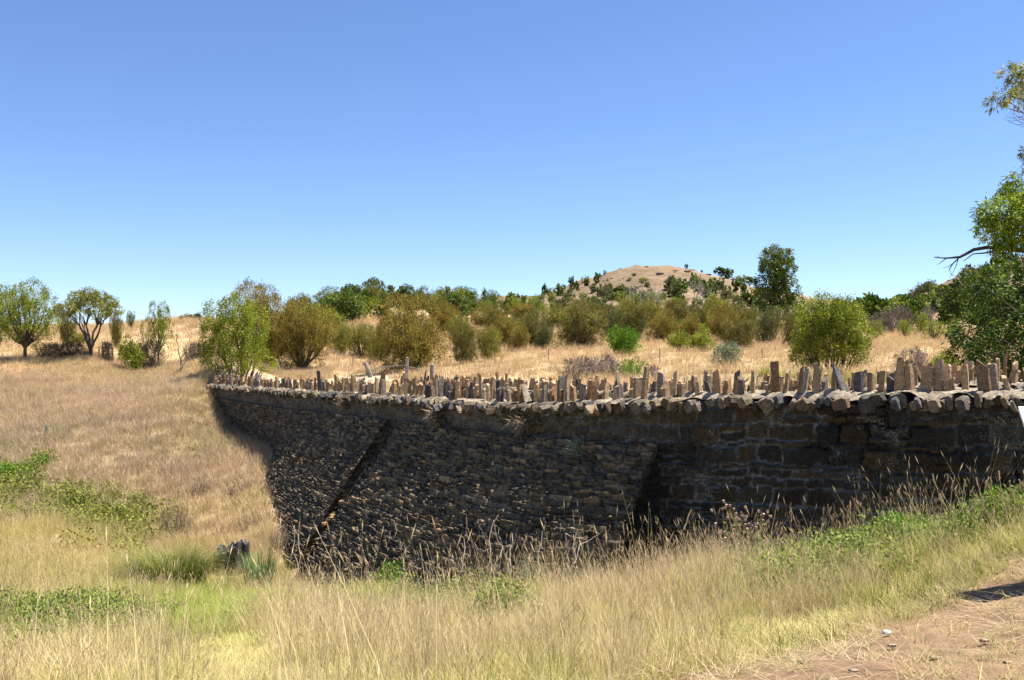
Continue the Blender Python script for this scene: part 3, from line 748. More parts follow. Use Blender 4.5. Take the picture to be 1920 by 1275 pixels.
        lumps_leaves(cr, lumps, leafn, leaf, leaf * .45, P_, rng, droop=-.1, shell=.5, clump=.16)
    elif kind == 'dead':     # leafless, forking
        def rec(a, dr, ln, r, dep):
            b = a + dr * ln; P = limb(tr, a, b, r, r * .55, rng, bark, wob=.25, sag=-.03, k=6, n=5)
            if dep == 0: return
            for q in range(rng.randint(2, 4)):
                nd_ = dr + rnd_dir(rng, 1)[0] * .85 + np.array([0, 0, .15]); nd_ /= np.linalg.norm(nd_); rec(P[-1 if q == 0 else rng.randint(2, 6)], nd_, ln * rng.uniform(.55, .8), r * .55, dep - 1)
        for q in range(3 if W > H * .6 else 1):
            dr = np.array([rng.uniform(-.5, .5) * W / H, rng.uniform(-.3, .3), 1.0]); rec(np.array([0, 0, -.1]), dr / np.linalg.norm(dr), H * .36, .022 * H, 4)
        cr = None
    elif kind == 'tangle':   # bramble or dry thicket: arching canes with scattered leaves
        for q in range(int(70 * max(1, W))):
            a = rng.rand() * 6.28; rr = W / 2 * math.sqrt(rng.rand()); b = np.array([math.cos(a) * rr, math.sin(a) * rr * .7, 0]); e = b + np.array([rng.normal(0, .25) * W * .6, rng.normal(0, .25) * W * .4, H * rng.uniform(.5, 1.0) * (1 - .5 * (rr / W * 2) ** 2)])
            limb(tr, b, e, .010, .003, rng, tuple(P_[1] * rng.uniform(.6, 1.2)), wob=.3, sag=-.2, k=6, n=3)
        for k in range(9):
            a = k * 2.4; rf = math.sqrt((k + .5) / 9) * .8; lumps.append(((math.cos(a) * W / 2 * rf, math.sin(a) * W * .35 * rf, H * (.55 - .25 * rf)), (W * .17, W * .14, H * .36)))
        lumps_leaves(cr, lumps, leafn, leaf, leaf * .45, P_, rng, droop=0, shell=.3, clump=.1)
    return tr, cr
TREES = {}
def proto(kind, H, W, pal, seed, leafn, bark=BARKD, leaf=.16):
    """meshes of a tree of this kind (cached)"""
    key = (kind, round(H, 1), round(W, 1), pal, seed, leafn)
    rng = np.random.RandomState(seed)
    tr, cr = make_tree(kind, H, W, pal, rng, leafn, bark, leaf)
    t = tr.build('trunk', M['bark'], None, True, link=False)
    c = cr.build('crown', M['needle'] if kind == 'oak' else M['leaf'], None, False, link=False) if cr else None
    if c:
        n_ = len(c.data.vertices); co = np.empty(n_ * 3, np.float32); c.data.vertices.foreach_get('co', co); co = co.reshape(-1, 3)
        H = float(np.percentile(co[:, 2], 99.6)); W = float(np.percentile(np.hypot(co[:, 0], co[:, 1]), 97) * 2)
    return dict(t=t, c=c, H=H, W=W)
def plant(pr, name, cat, label, px, d, top=None, wpx=None, hm=None, group=None, rz=None, flat=None, x=None, wid=None, tname='trunk', cname='crown'):
    x = (px - HX) / F * d; z = gz(x, d) - .03
    H = hm if hm else max(.3, (HY - top) / F * d - z)
    Wd = wid if wid else (wpx / F * d if wpx else H / pr['H'] * pr['W'])
    root = empty(name, (x, d, z), random.uniform(0, 6.28) if rz is None else rz)
    root.scale = (Wd / pr['W'], Wd / pr['W'] if flat is None else flat * Wd / pr['W'], H / pr['H'])
    tag(root, label, cat, group)
    for k, nm in (('t', tname), ('c', cname)):
        if pr[k] is None: continue
        o = pr[k].copy(); o.name = nm; C.objects.link(o); o.parent = root
    return root
random.seed(4)
OAK = [proto('oak', 4.2, 4.4, p, 100 + i, 17000, leaf=.17) for i, p in enumerate(['bronze', 'sheoak', 'bronze', 'olive', 'sheoak', 'greyg'])]
OAKB = [proto('oak', 5, 5.5, 'bronze', 150, 34000, leaf=.17), proto('oak', 5, 5.2, 'bronze', 157, 30000, leaf=.17)]
OPEN = [proto('open', 5, 4.6, 'wattle', 201, 24000, leaf=.12), proto('open', 5, 4, 'gum', 202, 13000, leaf=.14), proto('open', 5, 4.4, 'wattle', 203, 11000, leaf=.14)]
UMB = [proto('umbrella', 4.4, 4.6, 'umbr', 211, 15000, leaf=.12), proto('umbrella', 5, 5.4, 'gum', 212, 7000, leaf=.2)]
MULT = [proto('multi', 4.0, 4.6, 'wattle', 221, 32000, leaf=.10)]
SHR = [proto('shrub', 1.5, 2.0, 'wattle', 231, 4500, leaf=.11), proto('shrub', 1.5, 2.0, 'bright', 232, 7000, leaf=.11), proto('shrub', 1.5, 2.0, 'pale', 233, 5000, leaf=.10),
       proto('shrub', 1.5, 2.0, 'olive', 234, 4500, leaf=.12), proto('shrub', 1.5, 2.0, 'dark', 235, 4500, leaf=.12)]
GUM = [proto('gum', 9, 6, 'gum', 241, 16000, BARKM, leaf=.28), proto('gum', 5, 3, 'dark', 242, 5000, BARKM, leaf=.22)]
DEAD = [proto('dead', 4, 2.2, 'dry', 251, 0, BARKM), proto('dead', 6, 5, 'dry', 252, 0, BARKG), proto('dead', 4, 4.5, 'dry', 253, 0, BARKG)]
TANG = [proto('tangle', 1.0, 2.6, 'purple', 261, 3500, leaf=.07), proto('tangle', 1.0, 2.6, 'brown', 262, 6000, leaf=.07), proto('tangle', 1.0, 2.6, 'bright', 263, 2500, leaf=.08)]

# --- trees on the left rise
plant(OPEN[0], 'wattle_tree', 'tree', 'bright green open crowned tree at the left, its slim dark trunk rising from the grass', 45, 60, 528, 118)
plant(OPEN[1], 'wattle_tree', 'tree', 'dark green tree cut off by the left edge of the picture', -22, 64, 532, 80)
plant(UMB[0], 'umbrella_tree', 'tree', 'umbrella shaped tree with a flat airy crown and fanned black limbs', 170, 60, 541, 124)
plant(OAK[1], 'she_oak', 'tree', 'small dark upright tree just left of the umbrella shaped tree', 126, 68, 578, 36)
plant(OAK[4], 'she_oak', 'tree', 'narrow dark tree just right of the umbrella shaped tree', 217, 67, 583, 26)
plant(OPEN[1], 'sapling', 'tree', 'thin sapling against the sky between the umbrella tree and the twiggy tree', 246, 80, 583, 18)
plant(OPEN[2], 'wattle_tree', 'tree', 'sparse light green tree with grey twigs poking out of its top', 297, 62, 566, 56)
plant(DEAD[0], 'dead_tree', 'tree', 'bare grey twiggy tree sticking up through the sparse green tree', 285, 63, 556, 40)
plant(DEAD[0], 'dead_tree', 'tree', 'twisted leafless tree right of the sparse green tree above the eroded bank', 328, 57, 572, 44, rz=2.0)
plant(MULT[0], 'wattle_tree', 'tree', 'many stemmed yellow green tree with black stems near the left end of the bridge', 452, 53, 556, 142)
for px, d, top, wp_, pr, lab in [(95, 61, 642, 60, TANG[1], 'dry brown thicket in the shade between the two left trees'), (135, 60, 640, 60, TANG[1], 'dry brown thicket under the left side of the umbrella tree'),
        (200, 60, 638, 34, TANG[1], 'brown thicket with painted-in shade right of the umbrella tree trunk'), (245, 59, 630, 56, SHR[0], 'low green shrub below the sapling on the bank'), (275, 60, 640, 60, TANG[1], 'dry brown thicket under the sparse green tree'),
        (375, 62, 640, 70, TANG[1], 'dry scrub beside the twisted leafless tree'), (150, 68, 625, 40, SHR[3], 'small olive shrub behind the umbrella tree')]:
    plant(pr, 'thicket' if pr in TANG else 'shrub', 'bush', lab, px, d, top, wp_)
for px in (342, 352, 362, 371): plant(SHR[4], 'shrub', 'bush', 'tiny dark shrub on the skyline left of the many stemmed tree', px, 88, 586 + (px % 7), 16, group='tiny shrubs on the left skyline')
# --- she-oaks and the belt of scrub
plant(OAKB[0], 'she_oak', 'tree', 'largest bronze she-oak, rising behind the many stemmed yellow green tree', 497, 66, 533, 128)
plant(OAKB[1], 'she_oak', 'tree', 'round bronze she-oak with deep shade at its left foot, right of the many stemmed tree', 567, 62, 562, 118)
plant(OAKB[0], 'she_oak', 'tree', 'big domed golden brown she-oak standing alone behind the old gate post', 778, 56, 553, 138, rz=1.0)
plant(OAK[1], 'she_oak', 'tree', 'dark she-oak at the right foot of the big domed one', 873, 58, 606, 56)
plant(OAK[3], 'she_oak', 'tree', 'small olive she-oak at the outer right end of the domed group', 915, 59, 612, 60)
for px, d, top, wp_ in [(640, 74, 606, 56), (678, 72, 604, 60), (712, 66, 616, 40), (608, 80, 596, 50)]:
    plant(OAK[3], 'she_oak', 'bush', 'low olive bush in the gap between the round and the domed she-oak', px, d, top, wp_, group='olive bushes between the she-oaks')
plant(OAK[1], 'she_oak', 'tree', 'tall dark grey she-oak on the bare rise in the middle distance', 696, 140, 535, 34)
plant(GUM[1], 'gum_tree', 'tree', 'bright leaved narrow tree between the dark grey she-oak and the domed one', 722, 100, 545, 30)
belt = [ # px, d, top, width, type, palette index
 (955, 78, 588, 66, 2), (930, 95, 570, 60, 4), (1003, 74, 584, 72, 1), (970, 70, 605, 44, 2), (1040, 110, 575, 60, 3), (1088, 70, 566, 104, 1), (1148, 84, 570, 52, 5), (1188, 78, 568, 56, 1), (1238, 76, 580, 62, 2),
 (1290, 82, 588, 48, 2), (1020, 70, 605, 40, 5), (1362, 76, 572, 74, 0), (1388, 64, 596, 66, 1), (1440, 72, 576, 58, 5), (1490, 66, 584, 54, 1), (1510, 74, 578, 50, 2), (1320, 92, 575, 56, 1), (1400, 88, 575, 60, 4),
 (860, 82, 590, 50, 3), (835, 100, 565, 60, 2), (820, 120, 552, 44, 3), (905, 110, 575, 50, 0), (985, 140, 566, 55, 2), (1080, 130, 560, 60, 1), (1215, 110, 562, 60, 3), (1265, 120, 560, 60, 1), (1345, 120, 556, 60, 3), (1170, 140, 560, 50, 3)]
labs = ['dense she-oak in the belt of scrub behind the paddock']
for i, (px, d, top, wp_, k) in enumerate(belt):
    hue = {0: 'rusty bronze', 1: 'dark olive grey', 2: 'brown', 3: 'olive green', 4: 'dark olive', 5: 'dull grey green'}[k]
    plant(OAK[k], 'she_oak', 'tree', f'{hue} she-oak in the crowded belt of scrub behind the dry paddock', px, d, top, wp_, group=f'{hue} she-oaks in the scrub belt')
plant(SHR[1], 'shrub', 'bush', 'vivid green round bush standing alone in front of the scrub belt', 1167, 56, 611, 62)
for px, wp_ in ((1275, 52), (1315, 56)): plant(SHR[0], 'shrub', 'bush', 'low spreading green bush at the foot of the scrub belt left of the pale bush', px, 60, 620, wp_, group='low green bushes in front of the scrub')
plant(SHR[2], 'shrub', 'bush', 'pale silvery green bush alone in the dry grass', 1363, 45, 640, 60)
plant(GUM[0], 'gum_tree', 'tree', 'tall dark green gum tree standing high above the scrub belt', 1456, 112, 464, 112, rz=.6)
plant(DEAD[0], 'dead_tree', 'tree', 'bare grey branches sticking out right of the tall gum tree', 1486, 110, 505, 44)
pr = proto('multi', 3.0, 2.9, 'wattle', 305, 42000, leaf=.075)
plant(pr, 'wattle_tree', 'tree', 'yellow green bushy tree directly behind the slabs, its dark stems forking low', 1560, 29.5, 556, 152)
for px, d, top, wp_, pr_, lab in [(1085, 37, 668, 80, TANG[0], 'purple brown bramble clump right behind the far parapet, its left part'), (1135, 38, 666, 80, TANG[0], 'purple brown bramble clump behind the far parapet, its tall middle part'),
      (1185, 38, 668, 66, TANG[2], 'bramble clump with green shoots at the right end of the purple brambles'), (1225, 36, 684, 40, TANG[0], 'small detached bramble tuft right of the long bramble clump')]:
    plant(pr_, 'bramble', 'bush', lab, px, d, top, wp_)
GT = proto('tangle', 1.6, 2.0, 'purple', 271, 4500, leaf=.06)
plant(GT, 'thicket', 'bush', 'grey twiggy bush behind the slabs right of the yellow green tree', 1712, 27, 650, 76)
plant(SHR[0], 'shrub', 'bush', 'green leafy bush at the right of the grey twiggy bush', 1772, 25.5, 656, 58)
plant(SHR[3], 'shrub', 'bush', 'olive bush half hidden by slabs under the big dark tree', 1835, 26, 672, 60)
for px, d, top, wp_ in [(1643, 75, 600, 34), (1697, 78, 598, 36), (1752, 70, 600, 52), (1790, 74, 596, 40), (1728, 90, 585, 36)]:
    plant(OPEN[2], 'wattle_tree', 'tree', 'small green tree on the dry slope left of the big dark tree', px, d, top, wp_, group='small trees on the dry slope at the right')
for px, d, top, wp_ in [(1660, 95, 580, 44), (1690, 110, 572, 40), (1740, 120, 575, 40), (1625, 95, 590, 40)]:
    plant(GT, 'thicket', 'bush', 'grey leafless thicket on the slope below the right hill', px, d, top, wp_, group='grey thickets below the right hill')
# --- skyline trees in the middle distance
for px, d, top, wp_, pr_, lab in [(615, 122, 538, 66, OPEN[1], 'spreading green tree on the skyline right of the big bronze she-oak'), (657, 140, 532, 46, UMB[1], 'slender stemmed umbrella tree left of the tall skyline gum'),
      (700, 158, 520, 46, UMB[1], 'highest flat topped gum on the skyline above the bare rise'), (762, 150, 533, 44, GUM[1], 'pointed green tree on the skyline behind the domed she-oak'),
      (570, 130, 550, 30, OPEN[1], 'small skyline tree directly above the round bronze she-oak'), (548, 130, 556, 26, OPEN[1], 'small tree peeping over the saddle between two bronze she-oaks'),
      (868, 170, 538, 60, OPEN[1], 'broad skyline tree right of the domed she-oak'), (908, 190, 540, 16, GUM[1], 'narrow upright tree at the end of the skyline row'),
      (835, 190, 546, 40, OPEN[1], 'mid green skyline tree left of the broad one'), (800, 150, 545, 50, OPEN[1], 'pale green skyline tree just right above the domed she-oak')]:
    plant(pr_, 'gum_tree', 'tree', lab, px, d, top, wp_)
# --- hill
TINY = [proto('shrub', 4, 4, 'gum', 401, 900, leaf=.7), proto('open', 5, 4, 'wattle', 402, 900, leaf=.6), proto('shrub', 4, 4, 'dark', 403, 800, leaf=.7), proto('oak', 4, 4, 'greyg', 404, 1500, leaf=.5), proto('shrub', 4, 4, 'greyg', 405, 900, leaf=.7)]
hill = [(1072, 518, 13, 500), (1098, 516, 16, 500), (1082, 527, 12, 480), (1120, 511, 15, 520), (1134, 505, 7, 540), (1100, 522, 10, 500), (1050, 532, 26, 480), (1030, 538, 20, 460), (1020, 532, 12, 420), (1287, 495, 8, 590), (1193, 496, 9, 600), (1257, 500, 5, 600),
        (1300, 511, 16, 430), (1307, 517, 18, 420), (1352, 500, 26, 560), (1366, 503, 22, 560), (1388, 515, 30, 540), (1405, 518, 26, 560), (1395, 530, 16, 420), (1510, 556, 20, 560), (1530, 560, 20, 560), (1550, 562, 16, 560), (1580, 566, 12, 600), (1595, 568, 8, 600)]
for i, (px, top, wp_, d) in enumerate(hill):
    plant(TINY[i % 3], 'hill_tree', 'tree', 'small dark tree dotted along the outline of the bare brown hill', px, d, top, wp_, group='small trees along the bare hill outline')
mid = []
rg = np.random.RandomState(9)
SCR = [proto('open', 3.2, 3.6, 'wattle', 411, 6000, leaf=.2), proto('shrub', 2.5, 3.4, 'gum', 412, 6000, leaf=.2), proto('multi', 3.2, 3.6, 'gum', 413, 7000, leaf=.2), proto('shrub', 2.2, 3.0, 'wattle', 414, 5000, leaf=.18)]
for i in range(64):
    px = rg.uniform(800, 1440) if i > 12 else rg.uniform(560, 720); d = rg.uniform(88, 150)
    plant(SCR[rg.randint(4)], 'scrub_tree', 'tree', 'one of the leafy green scrub trees rising just behind the dense she-oak belt', px, d, hm=rg.uniform(1.3, 2.5) if px > 900 else rg.uniform(2.2, 4.2), group='leafy scrub trees behind the she-oak belt')
for i in range(95):
    px = rg.uniform(905, 1420); d = rg.uniform(130, 330)
    x = (px - HX) / F * d; mid.append((px, d))
mid += [(670 + 8 * k + rg.uniform(-5, 5), rg.uniform(150, 170)) for k in range(26) if not 610 < 670 + 8 * k < 720]
for i, (px, d) in enumerate(mid):
    pr_ = [TINY[0], TINY[1], OPEN[2], TINY[3], OPEN[1], TINY[4], OPEN[0]][rg.randint(7)]
    plant(pr_, 'scrub_tree', 'tree', 'one of the mixed green scrub trees scattered over the lower slope of the hill', px, d, hm=rg.uniform(1.8, 4.2), group='scrub trees on the lower hill slope')
for i in range(130):
    px = rg.uniform(1560, 1925); d = rg.uniform(150, 450)
    if px < 1700 and d > 300 and rg.rand() < .6: continue
    plant(TINY[rg.randint(5)], 'hill_tree', 'tree', 'one of the grey green trees covering the wooded hill at the right', px, d, hm=rg.uniform(3, 6.5), group='trees on the wooded right hill')
plant(DEAD[1], 'dead_tree', 'tree', 'white dead tree with bare forked branches in front of the hill', 1312, 200, 503, 52, rz=0.4)
plant(DEAD[1], 'dead_tree', 'tree', 'thin dead tree on the skyline where the wooded hill begins', 1708, 380, 527, 24, rz=2)
for k, px in enumerate((1187, 1202, 1217, 1232)):
    plant(DEAD[2], 'dead_tree', 'tree', 'tangle of bleached leafless branches at the foot of the bare hill', px, 230, 520 + 3 * k, 40, rz=k * 1.3, group='bleached leafless trees below the hill')
plant(DEAD[2], 'dead_tree', 'tree', 'fallen looking white branches right of the tall gum tree', 1538, 100, 572, 60, rz=.3)

# ------------------------------------------------------------------ the two near trees at the right edge
def right_trees():
    rng = np.random.RandomState(77)
    def P3(px, py, d): return np.array([(px - HX) / F * d, d, (HY - py) / F * d])
    # dark wattle-like tree filling the right edge
    d0 = 23.0; bx, by = (2040 - HX) / F * d0, d0; bz = gz(bx, by)
    root = empty('wattle_tree', (bx, by, bz)); tag(root, 'dark dense tree overhanging the slabs at the right edge of the picture', 'tree')
    o0 = np.array([bx, by, bz]); tr, cr = Acc(), Acc(); lumps = []
    spec = [(1815, 560, 42), (1850, 540, 45), (1900, 530, 50), (1960, 520, 60), (1830, 620, 50), (1890, 610, 55), (1950, 610, 60), (1812, 655, 34), (1850, 660, 36), (1905, 655, 40), (1870, 580, 50), (1945, 670, 45), (2010, 560, 70), (2070, 600, 80), (2040, 500, 60), (1880, 695, 24), (1925, 700, 24)]
    for px, py, r in spec:
        d = d0 + rng.uniform(-1.6, 1.2); c = P3(px, py, d) - o0; R = r / F * d * .86; lumps.append((c, (R, R, R * .85)))
        limb(tr, (0, 0, rng.uniform(.3, 1.2)), c, .06, .015, rng, BARKD, sag=.08)
    limb(tr, (0, 0, -.2), (.1, 0, 3), .16, .08, rng, BARKD, sag=0)
    lumps_leaves(cr, lumps, 42000, .10, .03, PALS['dark'], rng, droop=.2, shell=.45, clump=.13)
    tr.build('trunk', M['bark'], root, True); cr.build('crown', M['leaf'], root)
    # gum behind/above it
    d1 = 24.5; bx, by = (2110 - HX) / F * d1, d1; bz = gz(bx, by); o1 = np.array([bx, by, bz])
    root = empty('gum_tree', (bx, by, bz)); tag(root, 'tall gum reaching in from the right edge with a bare limb and bright leaf clumps', 'tree')
    tr, cr, cl2 = Acc(), Acc(), Acc()
    q = lambda px, py, dd=0: P3(px, py, d1 + dd) - o1
    tube(tr, [(0, 0, -.3), q(2105, 560), q(2090, 400), q(2060, 250), q(2040, 100), q(2030, 0)], [.26, .2, .17, .12, .08, .04], BARKM, 9)
    tube(tr, [q(2095, 430), q(1990, 440), q(1920, 470), q(1880, 466), q(1850, 464), q(1826, 468), q(1800, 482), q(1775, 484), q(1752, 483)], [.11, .09, .075, .06, .05, .045, .035, .022, .01], BARKD, 7)
    for pts, r in (([(1800, 482), (1787, 494), (1780, 505), (1784, 515), (1797, 521)], .02), ([(1787, 494), (1778, 500), (1768, 503)], .012), ([(1775, 484), (1764, 492), (1757, 497)], .014), ([(1880, 466), (1850, 474), (1825, 476), (1806, 490)], .03), ([(1764, 484), (1756, 480), (1750, 484)], .01), ([(1797, 484), (1792, 500), (1786, 512), (1779, 522)], .012)):
        tube(tr, [q(*p_) for p_ in pts], np.linspace(r, r * .3, len(pts)), BARKD, 5)
    br = [(1860, 430, 26), (1850, 400, 22), (1880, 400, 34), (1905, 370, 30), (1930, 350, 36), (1900, 430, 36), (1895, 465, 22), (1935, 420, 46), (1960, 380, 50), (1862, 462, 14), (1990, 430, 50)]
    lum = []
    for px, py, r in br:
        c = q(px, py, rng.uniform(-.8, .8)); R = r / F * d1; lum.append((c, (R, R, R * .8))); limb(tr, q(1990, 440), c, .03, .01, rng, BARKD)
    lumps_leaves(cr, lum, 17000, .12, .035, PALS['lime'], rng, droop=.5, shell=.4, clump=.12)
    up = [(1893, 138, 12), (1915, 118, 14), (1868, 192, 14), (1885, 182, 18), (1905, 190, 16), (1925, 170, 20), (1950, 140, 40), (1980, 200, 40), (1925, 285, 10), (1960, 290, 26)]
    lum = []
    for px, py, r in up:
        c = q(px, py, rng.uniform(-.8, .8)); R = r / F * d1; lum.append((c, (R * 1.2, R, R * .7)));
        limb(tr, q(2050, 250), c, .03, .008, rng, BARKM, sag=.1)
    lumps_leaves(cr, lum, 4200, .15, .03, PALS['umbr'], rng, droop=.7, shell=.3, clump=.1)
    for k in range(14):
        a = q(rng.uniform(1950, 1990), rng.uniform(200, 240)); b = q(rng.uniform(1880, 1925), rng.uniform(205, 232)); limb(tr, a, b, .012, .003, rng, BARKM, n=4)
    for k in range(7):
        a = q(rng.uniform(1935, 1960), rng.uniform(230, 270)); b = q(rng.uniform(1905, 1925), rng.uniform(290, 325)); limb(tr, a, b, .01, .003, rng, BARKM, n=4)
    tr.build('trunk', M['bark'], root, True); cr.build('crown', M['limeleaf'], root)
right_trees()

# ------------------------------------------------------------------ grass and ground cover
def tuft(name, n, h, spread, wd, lean, c0, c1, seed, seedhead=0.0, headcol=(.66, .52, .32), segs=3):
    rng = np.random.RandomState(seed); ac = Acc(); c0 = np.array(c0); c1 = np.array(c1)
    for k in range(n):
        a = rng.rand() * 6.283; r = spread * math.sqrt(rng.rand()); b = np.array([math.cos(a) * r, math.sin(a) * r, -.03])
        a2 = a + rng.uniform(-1.2, 1.2); L = h * rng.uniform(.45, 1.1); ln = lean * rng.uniform(.2, 1.4) * L
        t = np.linspace(0, 1, segs + 1); dirx = np.array([math.cos(a2), math.sin(a2), 0])
        Pc = b + dirx * (ln * t ** 1.8)[:, None] + np.array([0, 0, 1.0]) * (L * t * (1 - .18 * lean * t))[:, None]
        sd = np.array([-math.sin(a2 + rng.uniform(-1, 1)), math.cos(a2 + rng.uniform(-1, 1)), 0]); wv = wd * rng.uniform(.6, 1.3) * (1 - .85 * t)
        V = np.concatenate([Pc - sd * wv[:, None] / 2, Pc + sd * wv[:, None] / 2]); m = segs + 1; i = np.arange(segs)
        ac.add(V, np.stack([i, i + m, i + m + 1, i + 1], 1), None, (c0 + (c1 - c0) * rng.rand()) * (rng.uniform(.45, .7) if rng.rand() < .25 else 1))
        if rng.rand() < seedhead:
            e = Pc[-1]; u = Pc[-1] - Pc[-2]; u /= np.linalg.norm(u); s = rng.uniform(.04, .08)
            S = sd * s * .06; W2 = np.array([0, 0, 1.0]); W2 = np.cross(u, sd) * s * .06
            V = np.array([e - u * .02, e + u * s * .4 + S, e + u * s, e + u * s * .4 - S, e + u * s * .4 + W2, e + u * s * .4 - W2]); ac.add(V, [[0, 1, 2, 3], [0, 4, 2, 5]], None, np.array(headcol) * rng.uniform(.8, 1.2))
    return ac.build(name, M['grass'], None, False, link=False)
def leafy(name, n, r, h, leaf, c0, c1, seed, stem=True):
    rng = np.random.RandomState(seed); ac = Acc(); P = rnd_dir(rng, n) * np.array([r, r, h]) * (rng.rand(n) ** .4)[:, None]; P[:, 2] = np.abs(P[:, 2])
    D = rnd_dir(rng, n); D[:, 2] = np.abs(D[:, 2]) * .6
    cc = np.array(c0) + (np.array(c1) - np.array(c0)) * rng.rand(n, 1)
    leaves(ac, P, D, leaf * rng.uniform(.6, 1.3, n), leaf * .6, cc, rng)
    return ac.build(name, M['grass'], None, False, link=False)
STR0, STR1 = (.50, .40, .19), (.78, .64, .37)
kits = {
 'tall': [tuft('tall_grass_tuft', 22, .62, .13, .0058, .42, STR0, STR1, 600 + i, .35) for i in range(5)],
 'mid': [tuft('grass_tuft', 26, .34, .14, .0060, .6, STR0, STR1, 620 + i, .1) for i in range(4)],
 'green': [tuft('green_grass_tuft', 34, .32, .14, .007, .7, (.19, .25, .04), (.44, .47, .11), 640 + i) for i in range(4)],
 'stalk': [tuft('straw_stalk', 5, .85, .10, .0045, .3, (.55, .43, .22), (.80, .66, .40), 650 + i, 1.0) for i in range(5)],
 'short': [tuft('short_grass_tuft', 30, .10, .12, .006, 1.0, (.30, .27, .12), (.52, .44, .23), 660 + i) for i in range(3)],
 'hill': [tuft('dry_tussock', 30, .42, .3, .016, .5, (.46, .35, .2), (.68, .53, .33), 680 + i, .2, segs=2) for i in range(4)],
 'hillgreen': [tuft('green_tussock', 30, .36, .3, .018, .6, (.2, .22, .06), (.36, .36, .12), 700 + i, segs=2) for i in range(3)],
 'weed': [tuft('grey_weed', 26, .5, .25, .010, .7, (.36, .28, .195), (.60, .49, .36), 720 + i, .3, (.34, .25, .19), segs=2) for i in range(3)],
 'litter': [tuft('straw_litter', 12, .10, .16, .004, 4.5, (.40, .31, .18), (.62, .5, .32), 780 + i) for i in range(3)],
 'leafy': [leafy('leafy_weed', 200, .22, .30, .032, (.08, .12, .02), (.22, .27, .06), 740 + i) for i in range(3)],
 'leafybig': [leafy('leafy_bramble', 200, .4, .38, .065, (.10, .13, .025), (.28, .29, .07), 760 + i) for i in range(3)],
}
def scatter_group():
    g = bpy.data.node_groups.new('scatter', 'GeometryNodeTree')
    g.interface.new_socket('Geometry', in_out='INPUT', socket_type='NodeSocketGeometry')
    g.interface.new_socket('Tufts', in_out='INPUT', socket_type='NodeSocketCollection')
    g.interface.new_socket('Geometry', in_out='OUTPUT', socket_type='NodeSocketGeometry')
    N = g.nodes; L = g.links; gi = N.new('NodeGroupInput'); go = N.new('NodeGroupOutput')
    ci = N.new('GeometryNodeCollectionInfo'); ci.inputs['Separate Children'].default_value = True; ci.inputs['Reset Children'].default_value = True
    L.new(gi.outputs['Tufts'], ci.inputs['Collection'])
    ip = N.new('GeometryNodeInstanceOnPoints'); ip.inputs['Pick Instance'].default_value = True
    def at_(nm, ty):
        n = N.new('GeometryNodeInputNamedAttribute'); n.data_type = ty; n.inputs['Name'].default_value = nm; return n.outputs[0]
    L.new(gi.outputs['Geometry'], ip.inputs['Points']); L.new(ci.outputs[0], ip.inputs['Instance'])
    L.new(at_('idx', 'INT'), ip.inputs['Instance Index'])
    rot = at_('rot', 'FLOAT_VECTOR'); er = N.new('FunctionNodeEulerToRotation'); L.new(rot, er.inputs[0]); L.new(er.outputs[0], ip.inputs['Rotation'])
    L.new(at_('scl', 'FLOAT_VECTOR'), ip.inputs['Scale']); L.new(ip.outputs[0], go.inputs[0])
    return g
SG = scatter_group()
def scatter(name, kit, P, S, tint, label, cat, seed):
    rng = np.random.RandomState(seed); n = len(P)
    if n == 0: return
    col = bpy.data.collections.new(name + '_source')
    for o in kits[kit]:
        if o.name not in col.objects: col.objects.link(o)
    me = bpy.data.meshes.new(name); me.vertices.add(n); me.vertices.foreach_set('co', np.asarray(P, np.float32).ravel())
    a = me.attributes.new('idx', 'INT', 'POINT'); a.data.foreach_set('value', rng.randint(0, len(kits[kit]), n).astype(np.int32))
    r = np.stack([rng.normal(0, .09, n), rng.normal(0, .09, n), rng.uniform(0, 6.28, n)], 1).astype(np.float32)
    a = me.attributes.new('rot', 'FLOAT_VECTOR', 'POINT'); a.data.foreach_set('vector', r.ravel())
    S = np.asarray(S); S3 = np.stack([S, S, S * rng.uniform(.75, 1.25, n)], 1).astype(np.float32)
    a = me.attributes.new('scl', 'FLOAT_VECTOR', 'POINT'); a.data.foreach_set('vector', S3.ravel())
    t4 = np.ones((n, 4), np.float32); t4[:, :3] = tint
    a = me.attributes.new('tint', 'FLOAT_COLOR', 'POINT'); a.data.foreach_set('color', t4.ravel())
    me.update(); o = bpy.data.objects.new(name, me); C.objects.link(o)
    md = o.modifiers.new('scatter', 'NODES'); md.node_group = SG
    sid = [i.identifier for i in SG.interface.items_tree if i.name == 'Tufts'][0]; md[sid] = col
    tag(o, label, cat, kind='stuff')
